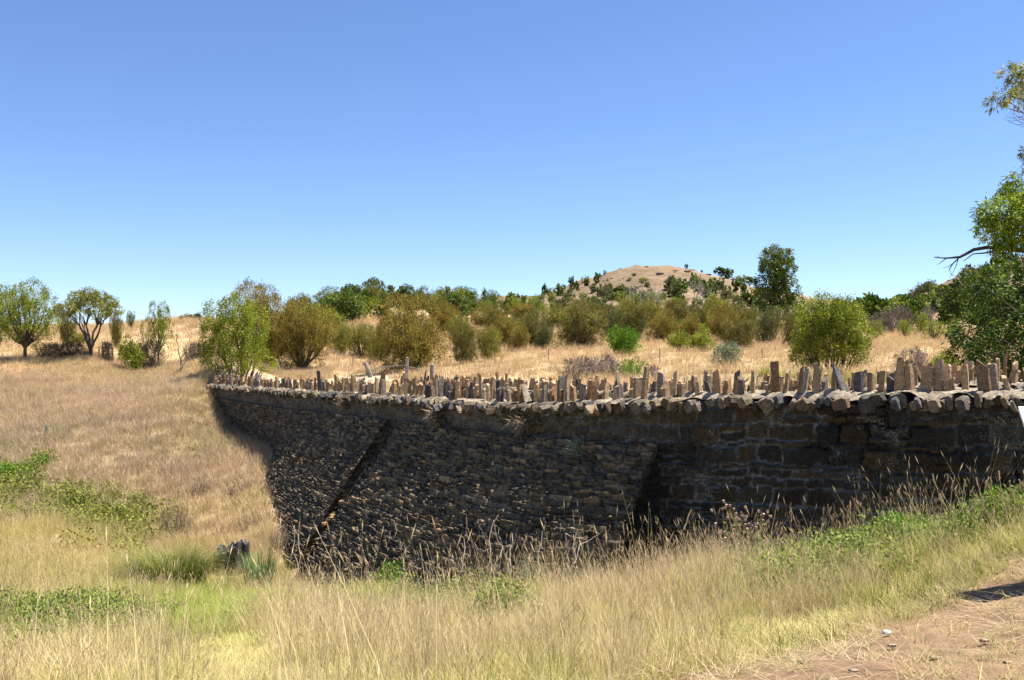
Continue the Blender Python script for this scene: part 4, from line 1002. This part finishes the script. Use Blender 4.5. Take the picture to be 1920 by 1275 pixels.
# candidate points
rng = np.random.RandomState(123)
wss = np.linspace(0, SL, 400); wpp, wdd, wnn = wl_at(wss)
def outside_bridge(x, y, lo=.05):
    """True where a point is not under the bridge; camera-side points must clear the wall face and the battered masses"""
    D = (x[:, None] - wpp[:, 0]) ** 2 + (y[:, None] - wpp[:, 1]) ** 2; k = D.argmin(1)
    v = (x - wpp[k, 0]) * wnn[k, 0] + (y - wpp[k, 1]) * wnn[k, 1]
    v = np.where((k == len(wss) - 1) & (np.sqrt(D.min(1)) > 1.0), 99, v)
    return (v > lo) | (v < FAR0 - TH), v, wss[k]
def field(n, d0, d1, px0=-60, px1=1980):
    u = rng.rand(n); d = np.sqrt(d0 * d0 + u * (d1 * d1 - d0 * d0)); px = rng.uniform(px0, px1, n)
    return (px - HX) / F * d, d
def lay(x, y):
    ok, v, s = outside_bridge(x, y)
    z = fold_ground(x, y) + (fbm(x * .8, y * .8, 4, 31) - .5) * .14 * sst(2, 8, np.hypot(x, y))
    sin_ = (s > sB0 - .05) & (v > 0) & (v < 4)
    lp = np.interp(s, wss, wpp[:, 3]); b = batter_fn(s)
    surf = np.where(sin_, lp - (v - .12) / np.maximum(b, .02), -99)      # height of battered face above this point
    ok &= ~(sin_ & (z < surf + .05))
    for px_, d_, r_ in ((322, 20.0, .95), (268, 20.0, .6), (437, 23.1, .65), (486, 20.7, .5), (440, 22.4, .4)):
        ok &= (np.hypot(x - (px_ - HX) / F * d_, y - d_) > r_)
    return ok, z
def go(name, kit, x, y, keep, scale, tint, label, cat, seed, vary=.35):
    r = np.random.RandomState(seed); m = r.rand(len(x)) < keep; x, y = x[m], y[m]
    ok, z = lay(x, y); x, y, z = x[ok], y[ok], z[ok]; n = len(x)
    sc = (scale[m][ok] if hasattr(scale, '__len__') else scale) * r.uniform(1 - vary, 1 + vary, n)
    tn = np.asarray(tint, float) * (.8 + .4 * fbm(x * .6, y * .6, 3, seed))[:, None] * r.uniform(.85, 1.15, (n, 1))
    if kit in ('tall', 'mid', 'hill', 'short'):
        hv = sst(.42, .68, fbm(x * .45, y * .45, 4, seed + 5))[:, None]; gr = r.rand(n, 1) * .5 + .5
        tn = tn * (1 - hv * gr * np.array([.12, .03, .32]) * (1.0 if kit != 'hill' else .6))
        hv2 = sst(.55, .72, fbm(x * .3 + 40, y * .3, 4, seed + 8))[:, None]; tn = tn * (1 + hv2 * np.array([.04, .0, .10]))
    scatter(name, kit, np.stack([x, y, z], 1), sc, tn, label, cat, seed)
    print('scatter', name, n)
# foreground
x, y = field(14500, 4.2, 15.5, -420, 2200); Z, px, d = zones(x, y); g = Z['green']; dirt = np.clip(Z['dirt'] + Z['bare'], 0, 1)
nn = fbm(x * .7, y * .7, 3, 88)
rightshort = sst(1050, 1500, px) * sst(9.3, 7.2, d)
go('tall_dry_grass', 'tall', x, y, np.where(px < 1250, sst(13.4, 12.3, d), 1) * (1 - g * .75) * (1 - dirt) * (1 - rightshort) * (1 - g) * sst(.3, .6, nn) * (1 - .5 * sst(7, 5.5, d)), .34 + .10 * sst(6, 10, d) + .22 * sst(.35, .65, nn), (1.0, 1.0, 1.0), 'tall straw coloured grass with seed heads filling the foreground', 'grass', 801)
x, y = field(17000, 4.0, 15.5, -420, 2200); Z, px, d = zones(x, y); g = Z['green']; dirt = np.clip(Z['dirt'] + Z['bare'], 0, 1); rs = sst(1050, 1500, px) * sst(9.0, 7.0, d)
go('dry_grass', 'mid', x, y, np.where(px < 1250, sst(13.6, 12.6, d), 1) * (1 - g * .85) * (1 - dirt) * (1 - .85 * rs) * (.35 + .65 * sst(.35, .6, fbm(x * 1.3, y * 1.3, 3, 91))), .45 + .45 * sst(.35, .7, fbm(x * .8, y * .8, 3, 92)), (.98, .97, .95), 'knee high dry grass between the taller stems', 'grass', 802)
x, y = field(13000, 4.0, 24, -420, 2200); Z, px, d = zones(x, y); g = Z['green']; dirt = np.clip(Z['dirt'] + Z['bare'], 0, 1)
go('green_grass', 'green', x, y, np.clip(g * 1.6 + .20 + .10 * (px > 560), 0, 1) * (1 - dirt), .75 + .3 * sst(14, 20, d), (1.08, .96, .85), 'fresh green grass in the damp gully bottom and on the bank', 'grass', 803)
x, y = field(20000, 4.0, 11, -420, 2200); Z, px, d = zones(x, y); dirt = Z['dirt']
go('short_grass', 'short', x, y, np.clip(1.0 - dirt * .92, 0, 1), 1.0, (1.12, 1.12, .95), 'short trampled grass at the edge of the dirt track', 'grass', 804)
x, y = field(12000, 15, 26, -420, 1300); Z, px, d = zones(x, y); g = Z['green']
go('gully_grass', 'tall', x, y, (1 - g * .8) * .85 * sst(640, 560, px), .72, (.98, .98, .92), 'tall pale grass on the gully floor', 'grass', 805)
x, y = field(9000, 4.0, 8, 1000, 1980); Z, px, d = zones(x, y)
go('straw_litter', 'litter', x, y, (Z['dirt'] > .2) * (.02 + .11 * sst(.5, .66, fbm(x * 1.4, y * 1.4, 3, 55))), 1.0, (1, 1, 1), 'flattened straw littering the dirt track', 'straw', 814)
x, y = field(5000, 5.0, 12.2); Z, px, d = zones(x, y)
go('straw_stalks', 'stalk', x, y, (1 - Z['dirt']) * (1 - Z['bare']) * (.08 + .5 * sst(.45, .62, fbm(x * .5, y * .5, 3, 61))) * (1 - .8 * sst(1150, 1600, px) * sst(8.5, 7, d)), .8, (1, 1, .96), 'single pale straw stalks with seed heads standing above the grass', 'grass', 815)
x, y = field(700, 24, 52, -60, 520)
go('hillside_low_weeds', 'leafybig', x, y, sst(.5, .66, fbm(x * .3, y * .3, 3, 62)), .42, (.95, .9, .8), 'small scattered green weeds over the dry left hillside', 'weeds', 816)
# hillside
x, y = field(34000, 24, 62, -360, 620); Z, px, d = zones(x, y); g = Z['green']; pk = Z['pink']; rd = np.clip(Z['road'] + Z['red'], 0, 1)
go('hillside_grass', 'hill', x, y, (1 - g * .8) * (1 - rd) * (1 - .5 * pk) * .9, .75, (.95, .93, .9), 'dry tussocky grass on the left hillside', 'grass', 806)
go('hillside_weeds', 'weed', x, y, pk * .45 * (1 - rd), .9, (.97, .93, .89), 'pinkish grey dead weeds on the left hillside', 'weeds', 807)
go('hillside_green', 'hillgreen', x, y, np.clip(g * .9, 0, 1) * .8 * (1 - rd), .75, (1, 1, 1), 'green tufts among the dry grass on the left hillside', 'grass', 808)
# paddock behind the bridge
x, y = field(26000, 20, 130, -60, 1980); Z, px, d = zones(x, y)
ok = (x > -999) & ~((px < 620) & (d < 62)); rd = np.clip(Z['road'], 0, 1)
go('paddock_grass', 'hill', x, y, ok * (1 - rd) * .95, 1.0 + .7 * sst(50, 120, d), (1.0, .93, .88), 'dry pale grass over the paddock behind the bridge', 'grass', 809)
# leafy ground cover patches
def patch(px0, d0, rx, rd_, n):
    r = np.random.RandomState(int(px0 + d0 * 7)); a = r.normal(0, 1, (n, 2)); d = d0 + a[:, 0] * rd_; px = px0 + a[:, 1] * rx
    return (px - HX) / F * d, d
x, y = [np.concatenate(q) for q in zip(patch(70, 13.3, 60, 1.0, 420), patch(180, 13.8, 60, .8, 260), patch(1650, 9.9, 60, .35, 90), patch(1450, 10.3, 60, .5, 70), patch(1850, 9.3, 60, .3, 80), patch(950, 10.5, 25, .3, 14), patch(870, 12.5, 60, .6, 60), patch(1560, 9.6, 90, .5, 70))]
go('leafy_ground_cover', 'leafy', x, y, np.ones(len(x)) * .55, 1.2, (1.1, 1.1, .95), 'low dark green leafy brambles spreading through the foreground grass', 'ground cover', 810)
x, y = [np.concatenate(q) for q in zip(patch(400, 15.5, 60, 1.7, 1500), patch(330, 18.5, 70, 1.0, 700), patch(700, 12.6, 120, .5, 350), patch(1600, 9.6, 140, .4, 260))]
go('lush_grass', 'green', x, y, np.ones(len(x)), .85, (.95, .98, .85), 'bright green soft grass on the damp gully floor and below the wall', 'grass', 817)
x, y = [np.concatenate(q) for q in zip(patch(190, 26.5, 65, 1.8, 62), patch(20, 30, 22, 1.5, 60), patch(70, 32.5, 8, .6, 14), patch(130, 27, 40, 1.2, 40))]
go('hillside_brambles', 'leafybig', x, y, np.ones(len(x)), 1.0, (.95, .95, .75), 'yellow green brambles sprawling over the lower hillside', 'ground cover', 811, .6)

# ------------------------------------------------------------------ distinct small plants and things
def P3z(px, d, dz=0):
    x = (px - HX) / F * d; return np.array([x, d, gz(x, d) + dz])
def blades_thing(name, cat, label, px, d, n, h, spread, wd, lean, c0, c1, seed):
    rng = np.random.RandomState(seed)
    global _tmp
    ac = Acc(); c0 = np.array(c0); c1 = np.array(c1)
    for k in range(n):
        a = rng.rand() * 6.283; r = spread * math.sqrt(rng.rand()); b = np.array([math.cos(a) * r, math.sin(a) * r, -.05]); a2 = a + rng.uniform(-.6, .6); L = h * rng.uniform(.55, 1.1); t = np.linspace(0, 1, 6)
        Pc = b + np.array([math.cos(a2), math.sin(a2), 0]) * (lean * L * rng.uniform(.3, 1.2) * t ** 2)[:, None] + np.array([0, 0, 1.0]) * (L * (t - .45 * lean * t ** 3 * rng.uniform(.3, 1.2)))[:, None]
        sd = np.array([-math.sin(a2), math.cos(a2), 0]); wv = wd * (1 - .9 * t ** 2); V = np.concatenate([Pc - sd * wv[:, None] / 2, Pc + sd * wv[:, None] / 2]); i = np.arange(5)
        ac.add(V, np.stack([i, i + 6, i + 7, i + 1], 1), None, c0 + (c1 - c0) * rng.rand())
    o = ac.build(name, M['leaf']); o.location = P3z(px, d); tag(o, label, cat); return o
blades_thing('sedge_tussock', 'tussock', 'big rounded olive sedge tussock with a dark hollow below it in the gully', 322, 20.3, 2200, 1.15, .7, .012, .85, (.06, .08, .012), (.24, .25, .05), 1)
blades_thing('sedge_tussock', 'tussock', 'smaller brownish sedge tussock against the left side of the big one', 268, 20.3, 500, .6, .3, .012, .9, (.18, .15, .05), (.3, .23, .09), 2)
blades_thing('reed_clump', 'reeds', 'upright bluish green reeds at the foot of the bridge beside the tree stump', 486, 21, 300, 1.1, .3, .02, .25, (.12, .2, .07), (.26, .34, .14), 3)
blades_thing('reed_clump', 'reeds', 'small separate clump of pale reeds left of the larger reed clump', 426, 20.5, 60, .55, .1, .018, .3, (.16, .24, .1), (.28, .34, .16), 4)
# tree stump, hollow
def stump(px, d, H, R, label, seed, tilt=.1):
    rng = np.random.RandomState(seed); ac = Acc(); n = 48; th = np.arange(n) / n * 2 * np.pi; V = []
    rim = H * (1 + .5 * np.array([vn(k * .35, 3.3, seed) for k in range(n)]) - .35 + rng.uniform(-.06, .06, n)) + tilt * np.cos(th) * R
    rad = R * (1 + .35 * (np.array([vn(k * .45, 7.1, seed) for k in range(n)]) - .5) + rng.uniform(-.05, .05, n))
    for f, s in ((0, 1.25), (.3, 1.05), (.7, .98), (1, 1.0)): V.append(np.stack([np.cos(th) * rad * s, np.sin(th) * rad * s * .9, rim * f - .15 * (f == 0)], 1))
    for f, s in ((1, .72), (.5, .66), (.3, .2)): V.append(np.stack([np.cos(th) * rad * s, np.sin(th) * rad * s * .9, rim * f], 1))
    V = np.concatenate(V); m = 7; i = np.arange(m - 1)[:, None] * n; j = np.arange(n)[None, :]; j2 = (j + 1) % n
    colr = np.repeat(np.array([(.022, .02, .018)] * 3 + [(.05, .045, .04)] * 1 + [(.10, .09, .08)] * 1 + [(.03, .028, .025)] * 2), n, 0)
    ac.add(V, np.stack([i + j, i + j2, i + n + j2, i + n + j], -1).reshape(-1, 4), None, colr)
    o = ac.build('tree_stump', M['bark']); o.location = P3z(px, d); tag(o, label, 'stump'); return o
stump(437, 23.5, .72, .42, 'hollow charred tree stump with a pale rim on the gully bank', 5, .25)
stump(800, 13.2, .42, .16, 'dark broken stump half buried in grass in front of the bridge', 6, -.2)
# leafy weeds against the bridge foot
W1 = proto('shrub', .8, .9, 'bright', 901, 2600, leaf=.05); W2 = proto('shrub', .8, .8, 'pale', 902, 1800, leaf=.045)
plant(W1, 'leafy_weed', 'bush', 'bright green leafy weed mound at the foot of the bridge', 735, 14.6, 1052, 72, cname='foliage', tname='stem')
plant(W2, 'leafy_weed', 'bush', 'grey green feathery weed in front of the lit lower stones', 985, 13.0, 1034, 56, cname='foliage', tname='stem')
plant(W1, 'leafy_weed', 'bush', 'small bright green fern-like weed just right of the grey green one', 1012, 12.8, 1060, 30, cname='foliage', tname='stem')
W3 = proto('shrub', .8, .9, 'bright', 903, 3200, leaf=.06)
for px, d, top, wp_, lab in ((1700, 9.6, 962, 130, 'green ferny mound on the bank below the right hand wall'), (1610, 9.9, 990, 110, 'lower green weed mound left of the ferny mound'), (1880, 9.2, 915, 110, 'green weeds at the right edge below the wall'), (1500, 10.2, 1040, 90, 'dark green weeds on the bank right of the flowering stalks')):
    plant(W3, 'leafy_weed', 'bush', lab, px, d, top, wp_, cname='foliage', tname='stem')
BR = proto('shrub', .8, 1.2, 'bright', 904, 3000, leaf=.07)
plant(BR, 'bramble', 'bush', 'dark green bramble bush on the left hillside near the picture edge', 25, 31, 866, 80)
plant(BR, 'bramble', 'bush', 'small upright green bush right of the hillside bramble', 78, 32.5, 852, 34)
DW = proto('tangle', 1.0, 1.2, 'dry', 905, 500, leaf=.035)
for px, d, top, wp_, lab in ((375, 31, 896, 44, 'brown dead dock stalks on the hillside above the tussock'), (455, 30, 900, 60, 'tall brown dead weeds above the tree stump'), (505, 29, 930, 50, 'dry weeds leaning on the left end of the battered stonework'), (330, 27, 945, 70, 'grey dead twig pile on the lower hillside'), (525, 24.5, 985, 50, 'pale dry stalks against the lit stones'), (462, 40, 838, 26, 'yellowing dry shrub in the angle of wall and hillside'), (480, 27, 965, 70, 'tangled dry stalks around the stump')):
    plant(DW, 'dead_weeds', 'weeds', lab, px, d, top, wp_, tname='stem', cname='foliage')
def stalks(name, cat, label, px, d, n, h, spread, col, head, seed, hr=.02, hl=.07, lean=.2, fork=0):
    rng = np.random.RandomState(seed); ac = Acc(); hd = Acc()
    for k in range(n):
        b = np.array([rng.normal(0, spread), rng.normal(0, spread * .5), -.05]); L = h * rng.uniform(.6, 1.1); e = b + np.array([rng.normal(0, lean) * L, rng.normal(0, lean) * L * .5, L])
        P = limb(ac, b, e, .005, .0025, rng, col, sag=-.05, n=4)
        tips = [P[-1]]
        for q in range(fork):
            s = P[rng.randint(3, 7)]; t2 = s + np.array([rng.normal(0, .1), rng.normal(0, .05), rng.uniform(.08, .22)]) * h; limb(ac, s, t2, .003, .0015, rng, col, n=3); tips.append(t2)
        for t in tips: rock(hd, t, hl, hr, hr, (rng.normal(0, .2), rng.normal(0, .2), 1), np.array(head) * rng.uniform(.8, 1.2), rng, n=5, up=(1, 0, 0))
        if head and fork:
            m = 14; f = rng.randint(1, 7, m); leaves(ac, P[f], rnd_dir(rng, m), .07, .018, np.tile((.2, .22, .06), (m, 1)), rng)
    root = empty(name, P3z(px, d)); tag(root, label, cat); ac.build('stem', M['leaf'], root); hd.build('seed_heads' if not fork else 'flower_heads', M['leaf'], root); return root
stalks('flowering_weed', 'weeds', 'tall leafy weeds with pinkish dry flower heads in front of the dark wall', 1385, 10.7, 10, .8, .10, (.3, .25, .1), (.45, .32, .24), 11, .03, .03, .12, 5)
stalks('flowering_weed', 'weeds', 'single shorter flowering weed left of the taller flowering weeds', 1340, 10.8, 3, .6, .05, (.3, .25, .1), (.45, .32, .24), 12, .03, .03, .12, 4)
stalks('grass_stalks', 'grass', 'row of upright russet seed stalks against the dark wall', 1590, 10.1, 40, .72, .24, (.4, .3, .16), (.45, .28, .15), 13, .012, .07, .16)
stalks('grass_stalks', 'grass', 'long arching straw stalks at the right edge of the bank', 1850, 9.0, 30, .62, .26, (.5, .4, .22), (.52, .4, .24), 14, .012, .08, .35)
stalks('grass_stalks', 'grass', 'straw stalks standing in the shadow right of the battered stonework', 1230, 11.6, 60, .72, .4, (.45, .35, .2), (.48, .34, .2), 15, .012, .06, .16)
def vine(px0, px1, d, tops, label, seed):
    rng = np.random.RandomState(seed); ac = Acc(); o = P3z((px0 + px1) / 2, d)
    for px, py, pxb in tops:
        a = np.array([(pxb - HX) / F * d, d, gz((pxb - HX) / F * d, d)]); b = np.array([(px - HX) / F * (d + .3), d + .3, (HY - py) / F * (d + .3)])
        P = limb(ac, a - o, b - o, .014, .005, rng, (.42, .36, .30), sag=-.12, wob=.2, k=10, n=5)
        for q in range(3):
            s = P[rng.randint(4, 10)]; limb(ac, s, s + rng.normal(0, .16, 3) + np.array([0, 0, .1]), .005, .002, rng, (.38, .33, .28), n=3)
    o2 = ac.build('dry_stems', M['bark']); o2.location = o; tag(o2, label, 'dead stems')
vine(900, 950, 14.4, [(935, 965, 905), (925, 975, 900), (870, 1010, 830), (960, 1000, 940)], 'tall pale bare stems in front of the right battered face', 21)
vine(1040, 1090, 13.6, [(1075, 1003, 1045), (1060, 1000, 1050), (1088, 1020, 1080), (1010, 1035, 1018)], 'curved pale bare stem right of the grey green weed', 22)
vine(620, 660, 19.5, [(552, 985, 545), (560, 1000, 552)], 'dead pale stem at the left foot of the stonework', 23)
# mullein rosette on the hillside
blades_thing('mullein_plant', 'plant', 'small pale grey green rosette plant alone on the pink hillside', 86, 37.5, 26, .55, .08, .09, .5, (.24, .28, .2), (.36, .4, .3), 31)
# plants rooted in the masonry
def wallplant(px, py, label, seed, pal, n, R, droop):
    rng = np.random.RandomState(seed); s = s_of_px(px); p, d, nn_ = [q[0] for q in wl_at(np.array([s]))]
    z = (HY - py) / F * p[1]; c = np.array([p[0] + nn_[0] * .05, p[1] + nn_[1] * .05, z]); ac = Acc(); P_ = PALS[pal]
    b = rng.normal(0, R * .25, (n, 3)); D = rnd_dir(rng, n); D[:, :2] += nn_ * .8; D[:, 2] -= droop
    leaves(ac, b, D, R * rng.uniform(.5, 1.3, n), R * .06, P_[1] + (P_[2] * 1.3 - P_[1]) * rng.rand(n, 1), rng); o = ac.build('wall_weed', M['leaf']); o.location = c; tag(o, label, 'weed')
wallplant(652, 760, 'tan dry weed clump growing from the parapet left of the slot', 41, 'dry', 300, .24, .0)
wallplant(825, 782, 'tan dry weed clump growing from the parapet right of the slot', 42, 'dry', 400, .28, .1)
wallplant(985, 790, 'straw grass tuft hanging from the coping', 43, 'dry', 140, .28, .6)
wallplant(1092, 845, 'silvery dead weed rooted in the ledge above the battered face', 44, 'pale', 380, .26, .2)
# fallen branch by the track, left
ac = Acc(); rg2 = np.random.RandomState(3); o = P3z(345, 53, .12)
for k in range(5): limb(ac, (rg2.uniform(-.3, .3), 0, 0), (rg2.uniform(-1.1, 1.1), rg2.uniform(-.3, .3), rg2.uniform(.1, .45)), .03, .01, rg2, (.09, .07, .06), n=5)
b = ac.build('fallen_branch', M['bark']); b.location = o; tag(b, 'dark fallen branch lying in the grass left of the dirt road', 'branch')

# fence posts
def post(px, d, H, R, lean, label, cap=False, col=(.20, .18, .155)):
    rng = np.random.RandomState(int(px)); ac = Acc(); P = np.array([[0, 0, -.3], [lean * .5, 0, H * .5], [lean, 0, H * .97], [lean, 0, H]])
    tube(ac, P, [R * 1.1, R, R * .92, R * .6], col, 8); o = ac.build('fence_post', M['bark'], None, False); o.location = P3z(px, d); tag(o, label, 'post'); return o
post(527, 58, 1.0, .06, -.32, 'leaning wooden fence post in front of the bronze she-oaks')
post(634, 62, .7, .03, 0, 'thin stake in the grass right of the leaning post')
post(661, 62, .75, .03, .05, 'thin pale stake left of the fallen post')
post(698, 52, .85, .12, -.42, 'thick tilted old post half fallen at the road edge')
post(810, 44, .8, .10, 0, 'stout short post just behind the left end of the far parapet')
for px, d, h in ((1029, 52, .8), (1237, 48, .75), (1429, 50, .7), (928, 54, .8)):
    post(px, d, h, .022, 0, {1029: 'thin dark steel picket left of the purple brambles', 1237: 'thin steel picket beside a sloping stay right of the vivid bush', 1429: 'thin dark steel picket right of the pale bush', 928: 'thin picket in the grass left of the steel picket and scrub gap'}[px], col=(.1, .09, .08))
root = empty('gate_strainer', P3z(763, 47)); tag(root, 'weathered grey gate post with a long horizontal rail reaching left', 'fence')
ac = Acc(); tube(ac, [(0, 0, -.3), (0, 0, 1.15), (0, 0, 1.2)], [.09, .08, .05], (.22, .20, .18), 8); ac.build('post', M['bark'], root)
ac = Acc(); tube(ac, [(-1.65, .4, .62), (-.8, .2, .72), (0, -.1, .78)], [.03, .03, .03], (.24, .22, .2), 6); tube(ac, [(-1.65, .4, .62), (-1.66, .4, -.1)], [.02, .02], (.36, .33, .3), 5); ac.build('rail', M['bark'], root)
ac = Acc(); tube(ac, [(.05, 0, .7), (.9, 0, .55), (1.7, .1, .35)], [.014, .014, .012], (.25, .23, .2), 5); ac.build('stay', M['bark'], root)

# interpretation board, only its corner reaches the picture
def plain(name, c, rough=.5):
    m, N, L, P = newmat(name); tc = nd(N, 'ShaderNodeTexCoord'); n1 = noise(N, L, tc.outputs['Object'], 12, 4, .6)
    r = ramp(N, L, n1.outputs['Fac'], [(.3, tuple(v * .9 for v in c)), (.7, c)]); L.new(r.outputs[0], P.inputs['Base Color']); P.inputs['Roughness'].default_value = rough; return m
mw = plain('white_board', (.8, .8, .78)); mp = plain('grey_post', (.25, .25, .25)); md_ = plain('bolt', (.1, .1, .1))
def boxacc(ac, c, s, R=None):
    V = np.array([[x, y, z] for x in (-.5, .5) for y in (-.5, .5) for z in (-.5, .5)]) * np.array(s)
    if R is not None: V = V @ R.T
    ac.add(V + np.array(c), [[0, 1, 3, 2], [4, 6, 7, 5], [0, 4, 5, 1], [2, 3, 7, 6], [0, 2, 6, 4], [1, 5, 7, 3]])
dS = 7.3; sx = (1904 - HX) / F * dS; zt = (HY - 765) / F * dS
root = empty('information_sign', (sx + .5, dS - .2, gz(sx + .5, dS - .2))); tag(root, 'white sloping information board, only its top left corner showing at the right edge', 'sign')
gzv = root.location.z
Rm = np.array(Matrix.Rotation(math.radians(38), 3, 'X') @ Matrix.Rotation(0, 3, 'Y')); Rz = np.array(Matrix.Rotation(math.radians(-14), 3, 'Z'))
ac = Acc(); boxacc(ac, (.02, -.02, zt - gzv - .19), (1.0, .6, .03), Rz @ Rm); ac.build('board', mw, root)
ac = Acc(); boxacc(ac, (.05, .03, (zt - gzv - .22) / 2 - .1), (.09, .07, zt - gzv - .02 - .0)); ac.build('post', mp, root)
# white stone by the track and small clods
def loose(px, d, L, W, H, col, name, label, cat, seed, mat='slab'):
    rng = np.random.RandomState(seed); ac = Acc(); rock(ac, np.zeros(3), L, W, H, (1, .3, 0), col, rng, n=8); o = ac.build(name, M[mat], None, False); o.location = P3z(px, d, H * .3); tag(o, label, cat, 'pebbles on the dirt track' if name == 'pebble' else None); return o
loose(1662, 6.35, .05, .045, .03, (.6, .58, .53), 'white_stone', 'small white stone in the grass at the edge of the dirt track', 'stone', 61)
loose(1500, 5.75, .04, .03, .03, (.2, .15, .1), 'small_clod', 'dark clod on the dirt left of the track tufts', 'stone', 62)
for px, d in ((1672, 5.9), (1750, 5.5), (1600, 5.3), (1560, 5.15), (1845, 5.8), (1890, 5.3), (1430, 5.1)):
    loose(px, d, .05, .035, .02, (.3, .22, .15), 'pebble', 'small brown pebble on the dirt track', 'stone', px)

for px, d, L_, lb in ((652, 104, 1.3, 'left'), (664, 103, 1.0, 'middle, smallest'), (684, 104, 1.2, 'right')):
    loose(px, d, L_, L_ * .7, L_ * .55, (.30, .23, .17), 'boulder', f'{lb} boulder of the three on the bare rise above the olive bushes', 'rock', px, 'wall')
rg = np.random.RandomState(19)
cl = [(rg.uniform(1110, 1430), rg.uniform(380, 590)) for _ in range(9)]
for i in range(44):
    q_ = cl[rg.randint(9)]; px = q_[0] + rg.normal(0, 14); d = min(592, q_[1] + rg.normal(0, 22))
    plant(TINY[rg.randint(5)], 'hill_shrub', 'bush', 'tiny dark shrub dotted on the bare upper slope of the brown hill', px, d, hm=rg.uniform(.9, 3.2), group='tiny shrubs on the bare hill')
for i in range(34):
    px = rg.uniform(1060, 1430); d = rg.uniform(300, 460)
    plant(TINY[rg.randint(5)], 'hill_tree', 'tree', 'one of the scrubby trees on the lower flank of the bare brown hill', px, d, hm=rg.uniform(3, 6.5), group='scrubby trees on the flank of the brown hill')
for i in range(14):
    px = 1150 + 22 * i + rg.uniform(-8, 8); d = 560 + rg.uniform(-60, 35); L_ = rg.uniform(2, 4.5)
    loose(px, d, L_, L_ * .5, L_ * .3, (.17, .14, .12), 'rock_ledge', 'low dark rock ledge breaking through the top of the bare hill', 'rock', 500 + i, 'wall')['group'] = 'rock ledges on the bare hill'
